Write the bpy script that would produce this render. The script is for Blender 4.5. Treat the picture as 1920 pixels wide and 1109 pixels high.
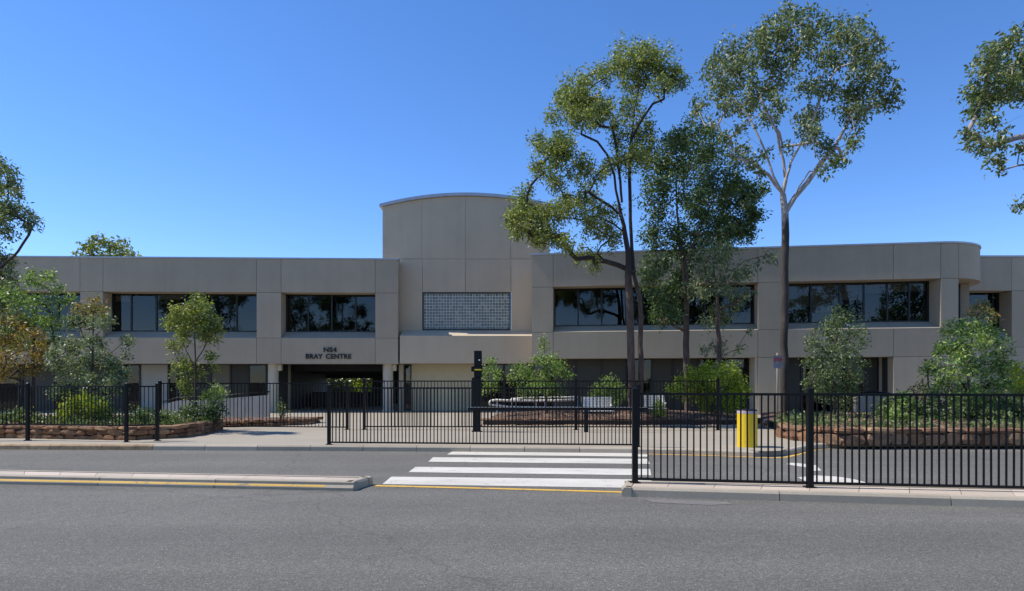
import bpy, bmesh, math, random
import numpy as np
from mathutils import Vector, Matrix

for o in list(bpy.data.objects):
    bpy.data.objects.remove(o)
S = bpy.context.scene
COL = S.collection
R = math.radians

# ------------------------------------------------------------------ camera
FPX, CX, HY, CAMZ = 1200.0, 960.0, 717.0, 1.6      # focal length, centre and horizon in photo pixels
cam = bpy.data.cameras.new("camera")
cam.sensor_width = 36.0
cam.lens = FPX / 1920.0 * 36.0
cam.shift_y = (HY - 554.5) / 1920.0
cam.clip_end = 3000
camo = bpy.data.objects.new("camera", cam)
camo.location = (0, 0, CAMZ)
camo.rotation_euler = (R(90), 0, 0)
COL.objects.link(camo)
S.camera = camo

# ------------------------------------------------------------------ sky, sun, exposure
SUN_EL, SUN_BACK = 55.0, 6.0
sdir = Vector((-math.cos(R(SUN_EL)) * math.cos(R(SUN_BACK)), math.cos(R(SUN_EL)) * math.sin(R(SUN_BACK)), math.sin(R(SUN_EL))))
W = bpy.data.worlds.new("World")
S.world = W
W.use_nodes = True
wn, wl = W.node_tree.nodes, W.node_tree.links
wn.clear()
wo = wn.new("ShaderNodeOutputWorld")
wb = wn.new("ShaderNodeBackground")
wb.inputs[1].default_value = 0.15
sky = wn.new("ShaderNodeTexSky")
sky.sky_type = 'NISHITA'
sky.sun_disc = False
sky.sun_elevation = R(SUN_EL)
sky.sun_rotation = R(-(90 - SUN_BACK))
sky.air_density = 0.8
sky.dust_density = 0.0
sky.ozone_density = 3.0
hs = wn.new("ShaderNodeHueSaturation")
hs.inputs["Saturation"].default_value = 1.19
wl.new(sky.outputs[0], hs.inputs["Color"])
tn = wn.new("ShaderNodeMix")
tn.data_type = 'RGBA'
tn.blend_type = 'MULTIPLY'
tn.inputs[0].default_value = 1.0
tn.inputs[7].default_value = (1.06, 1.045, 1.18, 1)
wl.new(hs.outputs[0], tn.inputs[6])
wl.new(tn.outputs[2], wb.inputs[0])
wl.new(wb.outputs[0], wo.inputs[0])
sl = bpy.data.lights.new("sun", 'SUN')
sl.energy = 4.2
sl.angle = R(0.5)
sl.color = (1.0, 0.955, 0.88)
so = bpy.data.objects.new("sun", sl)
so.rotation_euler = (-sdir).to_track_quat('-Z', 'Y').to_euler()
so.location = (-30, 10, 40)
COL.objects.link(so)
S.view_settings.view_transform = 'Standard'
S.view_settings.look = 'None'
S.view_settings.gamma = 1
S.view_settings.use_curve_mapping = False
S.view_settings.exposure = 0.35
S.render.engine = 'CYCLES'

# ------------------------------------------------------------------ helpers
def P(px, py, Y):
    return Vector(((px - CX) / FPX * Y, Y, CAMZ - (py - HY) / FPX * Y))

def G(px, py, z=0.0):
    Y = (CAMZ - z) * FPX / (py - HY)
    return Vector(((px - CX) / FPX * Y, Y, z))

def PX(p):
    return CX + p[0] / p[1] * FPX

def tag(o, label=None, cat=None, group=None, kind=None):
    if label: o["label"] = label
    if cat: o["category"] = cat
    if group: o["group"] = group
    if kind: o["kind"] = kind
    return o

def empty(name, loc, label=None, cat=None, group=None, kind=None):
    o = bpy.data.objects.new(name, None)
    o.location = loc
    o.empty_display_size = 0.2
    COL.objects.link(o)
    return tag(o, label, cat, group, kind)

WLOC = {}
def wloc(o):
    return WLOC.get(o.name, Vector(o.location)) if o else Vector((0, 0, 0))

def link(name, me, mat, parent=None, loc=(0, 0, 0), rot=None, scale=None):
    """loc is a world location; parents never carry rotation or scale"""
    o = bpy.data.objects.new(name, me)
    COL.objects.link(o)
    if parent is not None:
        o.parent = parent
    o.location = Vector(loc) - wloc(parent)
    WLOC[o.name] = Vector(loc)
    if rot: o.rotation_euler = rot
    if scale: o.scale = scale
    if mat is not None and not me.materials:
        me.materials.append(mat)
    return o

def mesh_obj(name, verts, faces, mat, parent=None, smooth=False):
    V = [Vector(v) for v in verts]
    c = sum(V, Vector()) / len(V)
    me = bpy.data.meshes.new(name)
    me.from_pydata([v - c for v in V], [], faces)
    if smooth:
        me.polygons.foreach_set("use_smooth", [True] * len(me.polygons))
    me.update()
    return link(name, me, mat, parent, c)

def prism(profile, a, b, frame=None):
    """profile: list of (d, z) going round; extruded from u=a to u=b"""
    n = len(profile)
    vs = [(a, d, z) for d, z in profile] + [(b, d, z) for d, z in profile]
    fs = [tuple(range(n)), tuple(range(2 * n - 1, n - 1, -1))]
    for i in range(n):
        j = (i + 1) % n
        fs.append((i, i + n, j + n, j))
    if frame:
        vs = [frame.p(*v) for v in vs]
    return vs, fs

def boxv(x0, x1, y0, y1, z0, z1):
    return prism([(y0, z0), (y1, z0), (y1, z1), (y0, z1)], x0, x1)

def box(name, x0, x1, y0, y1, z0, z1, mat, parent=None):
    v, f = boxv(x0, x1, y0, y1, z0, z1)
    return mesh_obj(name, v, f, mat, parent)

def bevel(o, w=0.01, seg=2):
    m = o.modifiers.new("bevel", 'BEVEL')
    m.width = w
    m.segments = seg
    m.limit_method = 'ANGLE'
    return o

class Frame:
    """a facade line seen in plan: u along it, d behind it"""
    def __init__(s, p0, p1):
        s.o = Vector((p0[0], p0[1], 0))
        s.e = (Vector((p1[0], p1[1], 0)) - s.o).normalized()
        s.n = Vector((-s.e.y, s.e.x, 0))
    def p(s, u, d, z):
        return s.o + s.e * u + s.n * d + Vector((0, 0, z))
    def u(s, px, d=0.0):
        k = (px - CX) / FPX
        o = s.o + s.n * d
        return (k * o.y - o.x) / (s.e.x - k * s.e.y)
    def z(s, px, py, d=0.0):
        Y = s.p(s.u(px, d), d, 0).y
        return CAMZ - (py - HY) / FPX * Y
    def box(s, name, u0, u1, d0, d1, z0, z1, mat, parent=None):
        v, f = prism([(d0, z0), (d1, z0), (d1, z1), (d0, z1)], u0, u1, s)
        return mesh_obj(name, v, f, mat, parent)
    def prism(s, name, prof, u0, u1, mat, parent=None):
        v, f = prism(prof, u0, u1, s)
        return mesh_obj(name, v, f, mat, parent)

def tube_data(pts, rad, sides=8, cap=True):
    pts = [Vector(p) for p in pts]
    n = len(pts)
    if not hasattr(rad, '__len__'):
        rad = [rad] * n
    vs, fs = [], []
    ref = None
    for i in range(n):
        t = (pts[min(i + 1, n - 1)] - pts[max(i - 1, 0)]).normalized()
        if ref is None:
            ref = t.orthogonal().normalized()
        ref = (ref - t * ref.dot(t))
        ref = ref.normalized() if ref.length > 1e-6 else t.orthogonal().normalized()
        b = t.cross(ref)
        for k in range(sides):
            a = 2 * math.pi * k / sides
            vs.append(pts[i] + (ref * math.cos(a) + b * math.sin(a)) * rad[i])
    for i in range(n - 1):
        for k in range(sides):
            k2 = (k + 1) % sides
            fs.append((i * sides + k, i * sides + k2, (i + 1) * sides + k2, (i + 1) * sides + k))
    if cap:
        fs.append(tuple(range(sides - 1, -1, -1)))
        fs.append(tuple((n - 1) * sides + k for k in range(sides)))
    return vs, fs

def tube(name, pts, rad, mat, parent=None, sides=10):
    v, f = tube_data(pts, rad, sides)
    o = mesh_obj(name, v, f, mat, parent)
    o.data.polygons.foreach_set("use_smooth", [len(p.vertices) == 4 for p in o.data.polygons])
    return o

def lathe(name, prof, mat, loc, parent=None, sides=24):
    vs, fs = [], []
    for r, z in prof:
        for k in range(sides):
            a = 2 * math.pi * k / sides
            vs.append((r * math.cos(a), r * math.sin(a), z))
    for i in range(len(prof) - 1):
        for k in range(sides):
            k2 = (k + 1) % sides
            fs.append((i * sides + k, i * sides + k2, (i + 1) * sides + k2, (i + 1) * sides + k))
    fs.append(tuple(range(sides - 1, -1, -1)))
    fs.append(tuple((len(prof) - 1) * sides + k for k in range(sides)))
    me = bpy.data.meshes.new(name)
    me.from_pydata(vs, [], fs)
    me.polygons.foreach_set("use_smooth", [len(p.vertices) == 4 for p in me.polygons])
    o = link(name, me, mat, parent, loc)
    m = o.modifiers.new("edge", 'EDGE_SPLIT')
    m.split_angle = R(35)
    return o

# ------------------------------------------------------------------ materials
class NT:
    def __init__(s, name):
        s.m = bpy.data.materials.new(name)
        s.m.use_nodes = True
        s.t = s.m.node_tree
        s.b = s.t.nodes["Principled BSDF"]
        s.out = s.t.nodes["Material Output"]
    def n(s, kind, **kw):
        x = s.t.nodes.new(kind)
        for k, v in kw.items():
            if hasattr(x, k): setattr(x, k, v)
            else: x.inputs[k].default_value = v
        return x
    def l(s, a, b):
        s.t.links.new(a, b)
    def noise(s, vec, scale, detail=6, rough=0.6):
        x = s.n("ShaderNodeTexNoise")
        x.inputs["Scale"].default_value = scale
        x.inputs["Detail"].default_value = detail
        x.inputs["Roughness"].default_value = rough
        if vec is not None: s.l(vec, x.inputs["Vector"])
        return x.outputs["Fac"]
    def ramp(s, fac, stops):
        x = s.n("ShaderNodeValToRGB")
        e = x.color_ramp.elements
        while len(e) < len(stops): e.new(0.5)
        for el, (p, c) in zip(e, stops):
            el.position = p
            el.color = (*c, 1) if hasattr(c, '__len__') else (c, c, c, 1)
        s.l(fac, x.inputs[0])
        return x.outputs[0]
    def mix(s, fac, a, b, mode='MIX'):
        x = s.n("ShaderNodeMix", data_type='RGBA', blend_type=mode)
        for i, v in ((0, fac), (6, a), (7, b)):
            if hasattr(v, 'is_output'): s.l(v, x.inputs[i])
            elif i == 0: x.inputs[0].default_value = v
            else: x.inputs[i].default_value = (*v, 1) if hasattr(v, '__len__') else (v, v, v, 1)
        return x.outputs[2]
    def pos(s, scale=(1, 1, 1)):
        g = s.n("ShaderNodeNewGeometry")
        mp = s.n("ShaderNodeMapping")
        mp.inputs["Scale"].default_value = scale
        s.l(g.outputs["Position"], mp.inputs[0])
        return mp.outputs[0]
    def bump(s, h, strength, dist):
        x = s.n("ShaderNodeBump")
        x.inputs["Strength"].default_value = strength
        x.inputs["Distance"].default_value = dist
        s.l(h, x.inputs["Height"])
        s.l(x.outputs[0], s.b.inputs["Normal"])
    def base(s, c):
        if hasattr(c, 'is_output'): s.l(c, s.b.inputs["Base Color"])
        else: s.b.inputs["Base Color"].default_value = (*c, 1)
    def rough(s, v): s.b.inputs["Roughness"].default_value = v
    def objrand(s, amt):
        o = s.n("ShaderNodeObjectInfo")
        r = s.n("ShaderNodeMapRange")
        r.inputs["To Min"].default_value = 1 - amt
        r.inputs["To Max"].default_value = 1 + amt
        s.l(o.outputs["Random"], r.inputs[0])
        return r.outputs[0]

def simple(name, c, rough=0.7, var=0.12, scale=3.0, bump=0.0, bscale=60, metal=0.0, rnd=0.0):
    m = NT(name)
    v = m.pos()
    f = m.ramp(m.noise(v, scale, 8, 0.65), [(0.3, 1 - var), (0.7, 1 + var)])
    col = m.mix(1.0, c, f, 'MULTIPLY')
    if rnd:
        col = m.mix(1.0, col, m.objrand(rnd), 'MULTIPLY')
    m.base(col)
    m.rough(rough)
    m.b.inputs["Metallic"].default_value = metal
    if bump:
        m.bump(m.noise(v, bscale, 4), bump, 0.01)
    return m.m

def concrete_mat(name, c, rnd=0.05, streak=0.16):
    m = NT(name)
    v = m.pos()
    big = m.ramp(m.noise(v, 0.5, 8, 0.7), [(0.3, 0.93), (0.7, 1.06)])
    st = m.ramp(m.noise(m.pos((2.6, 2.6, 0.16)), 1.0, 6, 0.7), [(0.42, 1.0), (0.75, 1.0 - streak)])
    fine = m.ramp(m.noise(v, 45, 5, 0.7), [(0.3, 0.9), (0.7, 1.1)])
    col = m.mix(1.0, c, big, 'MULTIPLY')
    col = m.mix(1.0, col, st, 'MULTIPLY')
    col = m.mix(1.0, col, fine, 'MULTIPLY')
    col = m.mix(1.0, col, m.objrand(rnd), 'MULTIPLY')
    m.base(col)
    m.rough(0.85)
    m.bump(m.noise(v, 70, 4), 0.35, 0.006)
    return m.m

def asphalt_mat():
    m = NT("asphalt")
    v = m.pos()
    vo = m.n("ShaderNodeTexVoronoi")
    vo.inputs["Scale"].default_value = 80
    m.l(v, vo.inputs["Vector"])
    sep = m.n("ShaderNodeSeparateColor")
    m.l(vo.outputs["Color"], sep.inputs[0])
    chips = m.ramp(sep.outputs[0], [(0.0, 0.62), (0.5, 0.94), (0.85, 1.13), (1.0, 1.7)])
    fine = m.ramp(m.noise(v, 150, 3, 0.7), [(0.3, 0.74), (0.7, 1.26)])
    big = m.ramp(m.noise(v, 0.28, 8, 0.7), [(0.3, 0.86), (0.7, 1.13)])
    lanes = m.ramp(m.noise(m.pos((0.035, 0.85, 1)), 1.0, 5, 0.55), [(0.35, 0.86), (0.65, 1.1)])
    ck = m.n("ShaderNodeTexVoronoi", feature='DISTANCE_TO_EDGE')
    ck.inputs["Scale"].default_value = 0.16
    wob = m.n("ShaderNodeTexNoise")
    wob.inputs["Scale"].default_value = 1.6
    wob.inputs["Detail"].default_value = 8
    m.l(v, wob.inputs["Vector"])
    dis = m.n("ShaderNodeVectorMath", operation='MULTIPLY_ADD')
    m.l(wob.outputs["Color"], dis.inputs[0])
    dis.inputs[1].default_value = (0.9, 0.9, 0)
    m.l(v, dis.inputs[2])
    m.l(dis.outputs[0], ck.inputs["Vector"])
    crack = m.ramp(ck.outputs["Distance"], [(0.0, 0.72), (0.0035, 1.0)])
    oil = m.ramp(m.noise(v, 2.3, 3, 0.5), [(0.70, 1.0), (0.76, 0.86)])
    col = m.mix(1.0, (0.138, 0.128, 0.108), chips, 'MULTIPLY')
    for f in (fine, big, lanes, crack, oil):
        col = m.mix(1.0, col, f, 'MULTIPLY')
    m.base(col)
    m.rough(0.88)
    m.bump(vo.outputs["Distance"], 0.5, 0.012)
    return m.m

def paint_mat(name, c, wear=0.42):
    m = NT(name)
    v = m.pos()
    vo = m.n("ShaderNodeTexVoronoi")
    vo.inputs["Scale"].default_value = 70
    m.l(v, vo.inputs["Vector"])
    sep = m.n("ShaderNodeSeparateColor")
    m.l(vo.outputs["Color"], sep.inputs[0])
    ad = m.n("ShaderNodeMath", operation='MULTIPLY_ADD')
    m.l(sep.outputs[0], ad.inputs[0])
    ad.inputs[1].default_value = 0.22
    m.l(m.noise(v, 3.5, 10, 0.75), ad.inputs[2])
    w = m.ramp(ad.outputs[0], [(wear + 0.05, 0.0), (wear + 0.14, 1.0)])
    big = m.ramp(m.noise(m.pos((0.5, 1.6, 1)), 1.2, 6, 0.65), [(0.3, 0.80), (0.7, 1.06)])
    col = m.mix(1.0, c, big, 'MULTIPLY')
    m.base(m.mix(w, (0.15, 0.145, 0.135), col))
    m.rough(0.75)
    m.bump(m.noise(v, 90, 4), 0.4, 0.006)
    return m.m

def leaf_mat(name, c1, c2, c3=None, trans=0.3, rough=0.5):
    m = NT(name)
    g = m.n("ShaderNodeNewGeometry")
    v = m.pos()
    col = m.mix(m.ramp(m.noise(v, 1.1, 4, 0.6), [(0.35, 0.0), (0.65, 1.0)]), c1, c2)
    if c3:
        col = m.mix(m.ramp(g.outputs["Random Per Island"], [(0.82, 0.0), (0.9, 1.0)]), col, c3)
    col = m.mix(1.0, col, m.ramp(g.outputs["Random Per Island"], [(0.0, 0.6), (0.8, 1.35)]), 'MULTIPLY')
    m.base(col)
    m.rough(rough)
    tr = m.n("ShaderNodeBsdfTranslucent")
    m.l(m.mix(1.0, col, (1.3, 1.35, 0.6), 'MULTIPLY'), tr.inputs["Color"])
    mx = m.n("ShaderNodeMixShader")
    mx.inputs[0].default_value = trans
    m.l(m.b.outputs[0], mx.inputs[1])
    m.l(tr.outputs[0], mx.inputs[2])
    m.l(mx.outputs[0], m.out.inputs[0])
    return m.m

def bark_mat(name, low, high=None, z0=4, z1=7):
    m = NT(name)
    v = m.pos((1, 1, 0.3))
    n = m.noise(v, 9, 8, 0.7)
    f = m.ramp(n, [(0.3, 0.45), (0.55, 1.0), (0.75, 1.75)])
    c = low
    if high:
        sx = m.n("ShaderNodeSeparateXYZ")
        m.l(m.pos(), sx.inputs[0])
        mr = m.n("ShaderNodeMapRange")
        mr.inputs["From Min"].default_value = z0
        mr.inputs["From Max"].default_value = z1
        m.l(sx.outputs[2], mr.inputs[0])
        ad = m.n("ShaderNodeMath", operation='ADD')
        m.l(mr.outputs[0], ad.inputs[0])
        nn = m.n("ShaderNodeMath", operation='MULTIPLY_ADD')
        m.l(m.noise(v, 3, 5), nn.inputs[0])
        nn.inputs[1].default_value = 1.4
        nn.inputs[2].default_value = -0.7
        m.l(nn.outputs[0], ad.inputs[1])
        c = m.mix(m.ramp(ad.outputs[0], [(0.35, 0.0), (0.65, 1.0)]), low, high)
    m.base(m.mix(1.0, c, f, 'MULTIPLY'))
    m.rough(0.9)
    m.bump(n, 0.6, 0.03)
    return m.m

def glass_mat(name, tint, ior=2.3):
    m = NT(name)
    m.t.nodes.remove(m.b)
    tr = m.n("ShaderNodeBsdfTransparent")
    tr.inputs[0].default_value = (*tint, 1)
    gl = m.n("ShaderNodeBsdfGlossy")
    gl.inputs["Roughness"].default_value = 0.012
    gl.inputs["Color"].default_value = (0.92, 0.96, 1, 1)
    bp = m.n("ShaderNodeBump")
    bp.inputs["Strength"].default_value = 0.012
    bp.inputs["Distance"].default_value = 0.05
    m.l(m.noise(m.pos(), 0.9, 2), bp.inputs["Height"])
    m.l(bp.outputs[0], gl.inputs["Normal"])
    lw = m.n("ShaderNodeLayerWeight")
    lw.inputs["Blend"].default_value = 0.5
    pw = m.n("ShaderNodeMath", operation='POWER')
    m.l(lw.outputs["Facing"], pw.inputs[0])
    pw.inputs[1].default_value = 4.0
    fr = m.n("ShaderNodeMath", operation='MULTIPLY_ADD')
    m.l(pw.outputs[0], fr.inputs[0])
    fr.inputs[1].default_value = 1.0 - ior
    fr.inputs[2].default_value = ior
    mx = m.n("ShaderNodeMixShader")
    m.l(fr.outputs[0], mx.inputs[0])
    m.l(tr.outputs[0], mx.inputs[1])
    m.l(gl.outputs[0], mx.inputs[2])
    m.l(mx.outputs[0], m.out.inputs[0])
    return m.m

M = {}
M['asphalt'] = asphalt_mat()
M['white_paint'] = paint_mat("white_paint", (0.62, 0.575, 0.49), 0.34)
M['yellow_paint'] = paint_mat("yellow_paint", (0.68, 0.40, 0.06), 0.38)
M['precast'] = concrete_mat("precast_concrete", (0.415, 0.345, 0.245), 0.06, 0.08)
M['precast_warm'] = concrete_mat("precast_concrete_warm", (0.53, 0.43, 0.30), 0.04, 0.08)
M['backing'] = simple("joint_backing", (0.16, 0.15, 0.14), 0.9)
M['pavement'] = concrete_mat("pavement_concrete", (0.335, 0.288, 0.22), 0.0, 0.05)
M['kerb'] = concrete_mat("kerb_concrete", (0.395, 0.335, 0.25), 0.12, 0.14)
M['kerb_rust'] = simple("kerb_rusty_stone", (0.36, 0.24, 0.13), 0.9, 0.35, 6, 0.4, rnd=0.2)
M['paver'] = concrete_mat("island_paver", (0.50, 0.41, 0.32), 0.10, 0.05)
M['flashing'] = simple("metal_flashing", (0.42, 0.44, 0.47), 0.45, 0.08, 2, metal=0.3)
M['black_metal'] = simple("black_powder_coat", (0.006, 0.006, 0.0065), 0.5, 0.2, 8)
M['black_metal'].node_tree.nodes["Principled BSDF"].inputs["Specular IOR Level"].default_value = 0.25
M['frame'] = simple("black_window_frame", (0.010, 0.010, 0.011), 0.4, 0.1)
M['glass'] = glass_mat("tinted_glass", (0.55, 0.55, 0.52), 0.042)
M['glass_low'] = glass_mat("ground_floor_glass", (0.45, 0.45, 0.4), 0.03)
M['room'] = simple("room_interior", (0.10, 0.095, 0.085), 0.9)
M['blind'] = simple("roller_blind", (0.55, 0.50, 0.40), 0.9, 0.06)
M['infill'] = simple("infill_panel", (0.40, 0.39, 0.35), 0.7, 0.06)
M['infill_dark'] = simple("olive_infill_panel", (0.030, 0.030, 0.022), 0.5, 0.08)
M['infill_mid'] = simple('beige_infill_panel', (0.17, 0.155, 0.115), 0.7, 0.06)
M['cream'] = simple("cream_render", (0.62, 0.54, 0.36), 0.8, 0.05)
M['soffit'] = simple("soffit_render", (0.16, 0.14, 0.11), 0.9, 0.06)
M['column'] = simple("column_paint", (0.52, 0.46, 0.35), 0.7, 0.06)
M['pale_wall'] = simple('pale_wall_paint', (0.62, 0.54, 0.42), 0.8, 0.08)
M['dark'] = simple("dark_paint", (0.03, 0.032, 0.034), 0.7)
M['corrugated'] = simple("dark_corrugated_steel", (0.05, 0.055, 0.055), 0.5, 0.2)
M['letter'] = simple("black_letter", (0.010, 0.010, 0.011), 0.5, 0.02)
M['mortar'] = simple("dirt_mortar", (0.055, 0.038, 0.026), 0.95, 0.2)
M['soil'] = None
M['steel'] = simple("brushed_steel", (0.62, 0.62, 0.60), 0.35, 0.05, metal=0.6)
M['white_seat'] = simple("white_bench_paint", (0.85, 0.80, 0.70), 0.5, 0.04)
M['yellow'] = simple("yellow_enamel", (0.76, 0.50, 0.008), 0.4, 0.06, 2)
M['pinkband'] = simple("faded_reflective_band", (0.52, 0.40, 0.42), 0.4, 0.12, 9)
M['red'] = simple("faded_sign_red", (0.34, 0.015, 0.03), 0.5, 0.15, 20)
M['signwhite'] = simple("sign_face", (0.16, 0.15, 0.16), 0.5, 0.15, 14)
M['galv'] = simple("galvanised_pole", (0.20, 0.17, 0.12), 0.6, 0.15)
M['amber'] = simple("yellow_reflector", (0.75, 0.55, 0.02), 0.4, 0.05)
M['hedge_earth'] = simple("earth", (0.10, 0.085, 0.05), 0.95, 0.3, 4)

def mulch_mat():
    m = NT("garden_mulch")
    v = m.pos()
    vo = m.n("ShaderNodeTexVoronoi")
    vo.inputs["Scale"].default_value = 13
    m.l(v, vo.inputs["Vector"])
    sep = m.n("ShaderNodeSeparateColor")
    m.l(vo.outputs["Color"], sep.inputs[0])
    c = m.ramp(sep.outputs[1], [(0.0, (0.05, 0.028, 0.018)), (0.5, (0.13, 0.07, 0.045)), (0.85, (0.22, 0.13, 0.085)), (1.0, (0.36, 0.24, 0.16))])
    m.base(m.mix(1.0, c, m.ramp(m.noise(v, 1.2, 6), [(0.3, 0.6), (0.7, 1.25)]), 'MULTIPLY'))
    m.rough(0.95)
    m.bump(vo.outputs["Distance"], 1.0, 0.05)
    return m.m
M['soil'] = mulch_mat()

def stone_mat():
    m = NT("sandstone_rock")
    v = m.pos()
    o = m.n("ShaderNodeObjectInfo")
    c = m.ramp(o.outputs["Random"], [(0.0, (0.17, 0.082, 0.042)), (0.35, (0.29, 0.145, 0.068)), (0.7, (0.24, 0.14, 0.08)), (1.0, (0.38, 0.225, 0.115))])
    f = m.ramp(m.noise(v, 7, 8, 0.7), [(0.3, 0.55), (0.7, 1.35)])
    m.base(m.mix(1.0, c, f, 'MULTIPLY'))
    m.rough(0.92)
    m.bump(m.noise(v, 22, 6, 0.7), 0.8, 0.03)
    return m.m
M['stone'] = stone_mat()

# ------------------------------------------------------------------ ground, road, pavements
def poly_sheet(name, pts, z, mat, parent=None, thick=None):
    pts = [Vector((p[0], p[1], 0)) for p in pts]
    c = sum(pts, Vector()) / len(pts)
    bm = bmesh.new()
    vs = [bm.verts.new((p.x - c.x, p.y - c.y, 0)) for p in pts]
    f = bm.faces.new(vs)
    f.normal_update()
    if f.normal.z < 0: f.normal_flip()
    if thick:
        r = bmesh.ops.extrude_face_region(bm, geom=[f])
        for e in r['geom']:
            if isinstance(e, bmesh.types.BMVert): e.co.z += 0
        for v in vs: v.co.z -= thick
        bmesh.ops.recalc_face_normals(bm, faces=bm.faces)
    me = bpy.data.meshes.new(name)
    bm.to_mesh(me)
    bm.free()
    return link(name, me, mat, parent, (c.x, c.y, z))

tag(poly_sheet("ground", [(-900, -900), (900, -900), (900, 1500), (-900, 1500)], -0.03, M['hedge_earth']), "bare earth ground reaching to the horizon", "ground", kind='structure')
road = tag(poly_sheet("road", [(-90, -40), (90, -40), (90, 17.5), (-90, 17.5)], 0.0, M['asphalt']), "grey asphalt road with coarse stone chips", "road", kind='structure')

PZ = 0.12
kerbline = [(-40, 15.6), (-12.2, 15.2)] + [tuple(G(px, py)[:2]) for px, py in
            [(480, 845.5), (616, 846), (900, 848), (1184, 850.5), (1320, 853.5), (1400, 856.5), (1440, 858.5), (1468, 857.5), (1490, 852.5), (1508, 847), (1535, 841.5), (1580, 838.5), (1700, 837.3), (1920, 837)]] + [(26, 16.0), (60, 16.0)]
pav_front = [(x, y + 0.15) for x, y in kerbline]
pavement = tag(poly_sheet("pavement", pav_front + [(60, 43), (-40, 43)], PZ, M['pavement']), "pale concrete pavement and driveway in front of the building", "pavement", kind='structure')

def resample(pts, step, jitter=0.0, rnd=None):
    pts = [Vector((p[0], p[1], 0)) for p in pts]
    L = [0]
    for a, b in zip(pts, pts[1:]): L.append(L[-1] + (b - a).length)
    out, s = [], 0.0
    def at(s):
        for i in range(len(pts) - 1):
            if s <= L[i + 1]:
                return pts[i].lerp(pts[i + 1], (s - L[i]) / max(1e-9, L[i + 1] - L[i]))
        return pts[-1].copy()
    while s < L[-1] - 0.3 * step:
        out.append(at(s))
        s += step * (1 + (rnd.uniform(-jitter, jitter) if rnd else 0))
    out.append(pts[-1].copy())
    return out

def kerb_run(pts, parent, mat_of, z0=-0.05, z1=PZ + 0.006, width=0.15, step=1.5, gap=0.006, name="kerb_stone", prof=None):
    """one block for each stretch of the line; the block lies on the left-hand (far) side of the line"""
    for i, (a, b) in enumerate(zip(pts, pts[1:])):
        d = (b - a).normalized()
        n = Vector((-d.y, d.x, 0))
        a2, b2 = a + d * gap, b - d * gap
        prof = prof or [(0.0, z0), (0.012, z1 - 0.035), (0.04, z1 - 0.004), (0.06, z1), (width, z1), (width, z0)]
        vs = [a2 + n * w + Vector((0, 0, z)) for w, z in prof] + [b2 + n * w + Vector((0, 0, z)) for w, z in prof]
        k = len(prof)
        fs = [tuple(range(k)), tuple(range(2 * k - 1, k - 1, -1))] + [(j, j + k, (j + 1) % k + k, (j + 1) % k) for j in range(k)]
        mesh_obj(name, vs, fs, mat_of(a, b), parent)

rk = random.Random(5)
inner = [p for p in kerbline if -17 < p[0] < 27]
kp = resample(inner, 1.25)
kerb_run(kp, pavement, lambda a, b: M['kerb_rust'] if a.x < -9.2 else M['kerb'])

def strip(name, pts, w, z, mat, parent):
    """painted line of width w along a plan polyline, just above the surface"""
    pts = [Vector((p[0], p[1], 0)) for p in pts]
    vs, fs = [], []
    for i, p in enumerate(pts):
        d = (pts[min(i + 1, len(pts) - 1)] - pts[max(i - 1, 0)]).normalized()
        n = Vector((-d.y, d.x, 0))
        vs += [p - n * w / 2 + Vector((0, 0, z)), p + n * w / 2 + Vector((0, 0, z))]
    for i in range(len(pts) - 1):
        fs.append((2 * i, 2 * i + 2, 2 * i + 3, 2 * i + 1))
    return mesh_obj(name, vs, fs, mat, parent)

yl = [(x, y - 0.09) for x, y in kerbline if 1.5 < x < 27]
strip("edge_line", resample(yl, 0.3), 0.11, 0.004, M['yellow_paint'], road)

# zebra crossing
stripes = [((846, 858), (841, 853), (1208, 849), (1216, 857)), ((812, 858), (803, 866.5), (1214, 861), (1219, 870.5)),
           ((779, 876), (766, 886), (1219, 880), (1221, 892)), ((734, 894.5), (717, 908.5), (1222, 900), (1222, 916))]
stripes[0] = ((850, 846), (838, 853), (1216, 849), (1216, 857))
for a, b, c, d in stripes:
    q = [G(*b), G(*d), G(*c), G(*a)]
    mesh_obj("zebra_stripe", [(v.x, v.y, 0.004) for v in q], [(0, 1, 2, 3)], M['white_paint'], road)
strip("edge_line", [G(703, 911.5), G(930, 917), G(1166, 923.5)], 0.12, 0.005, M['yellow_paint'], road)
mesh_obj("dust_patch", [(v.x, v.y, 0.004) for v in (G(1205, 936), G(1225, 943), G(1330, 948), G(1375, 946), G(1362, 941.5), G(1270, 938))], [(0, 1, 2, 3, 4, 5)], paint_mat('sandy_dust', (0.21, 0.18, 0.145), 0.53), road)
# turning arrow behind the right-hand fence
def mark(name, pix):
    q = [G(*p) for p in pix]
    vs = [(v.x, v.y, 0.004) for v in q]
    if sum((vs[i][0] * vs[(i + 1) % len(vs)][1] - vs[(i + 1) % len(vs)][0] * vs[i][1]) for i in range(len(vs))) < 0: vs.reverse()
    mesh_obj(name, vs, [tuple(range(len(vs)))], M['white_paint'], road)
mark("arrow_marking", [(1474, 871), (1482, 868.5), (1500, 869.5), (1530, 873), (1540, 883), (1522, 884), (1512, 877), (1490, 874)])
mark("arrow_marking", [(1496, 896), (1530, 892), (1570, 894.5), (1600, 899), (1650, 912), (1690, 922), (1530, 912)])

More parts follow.
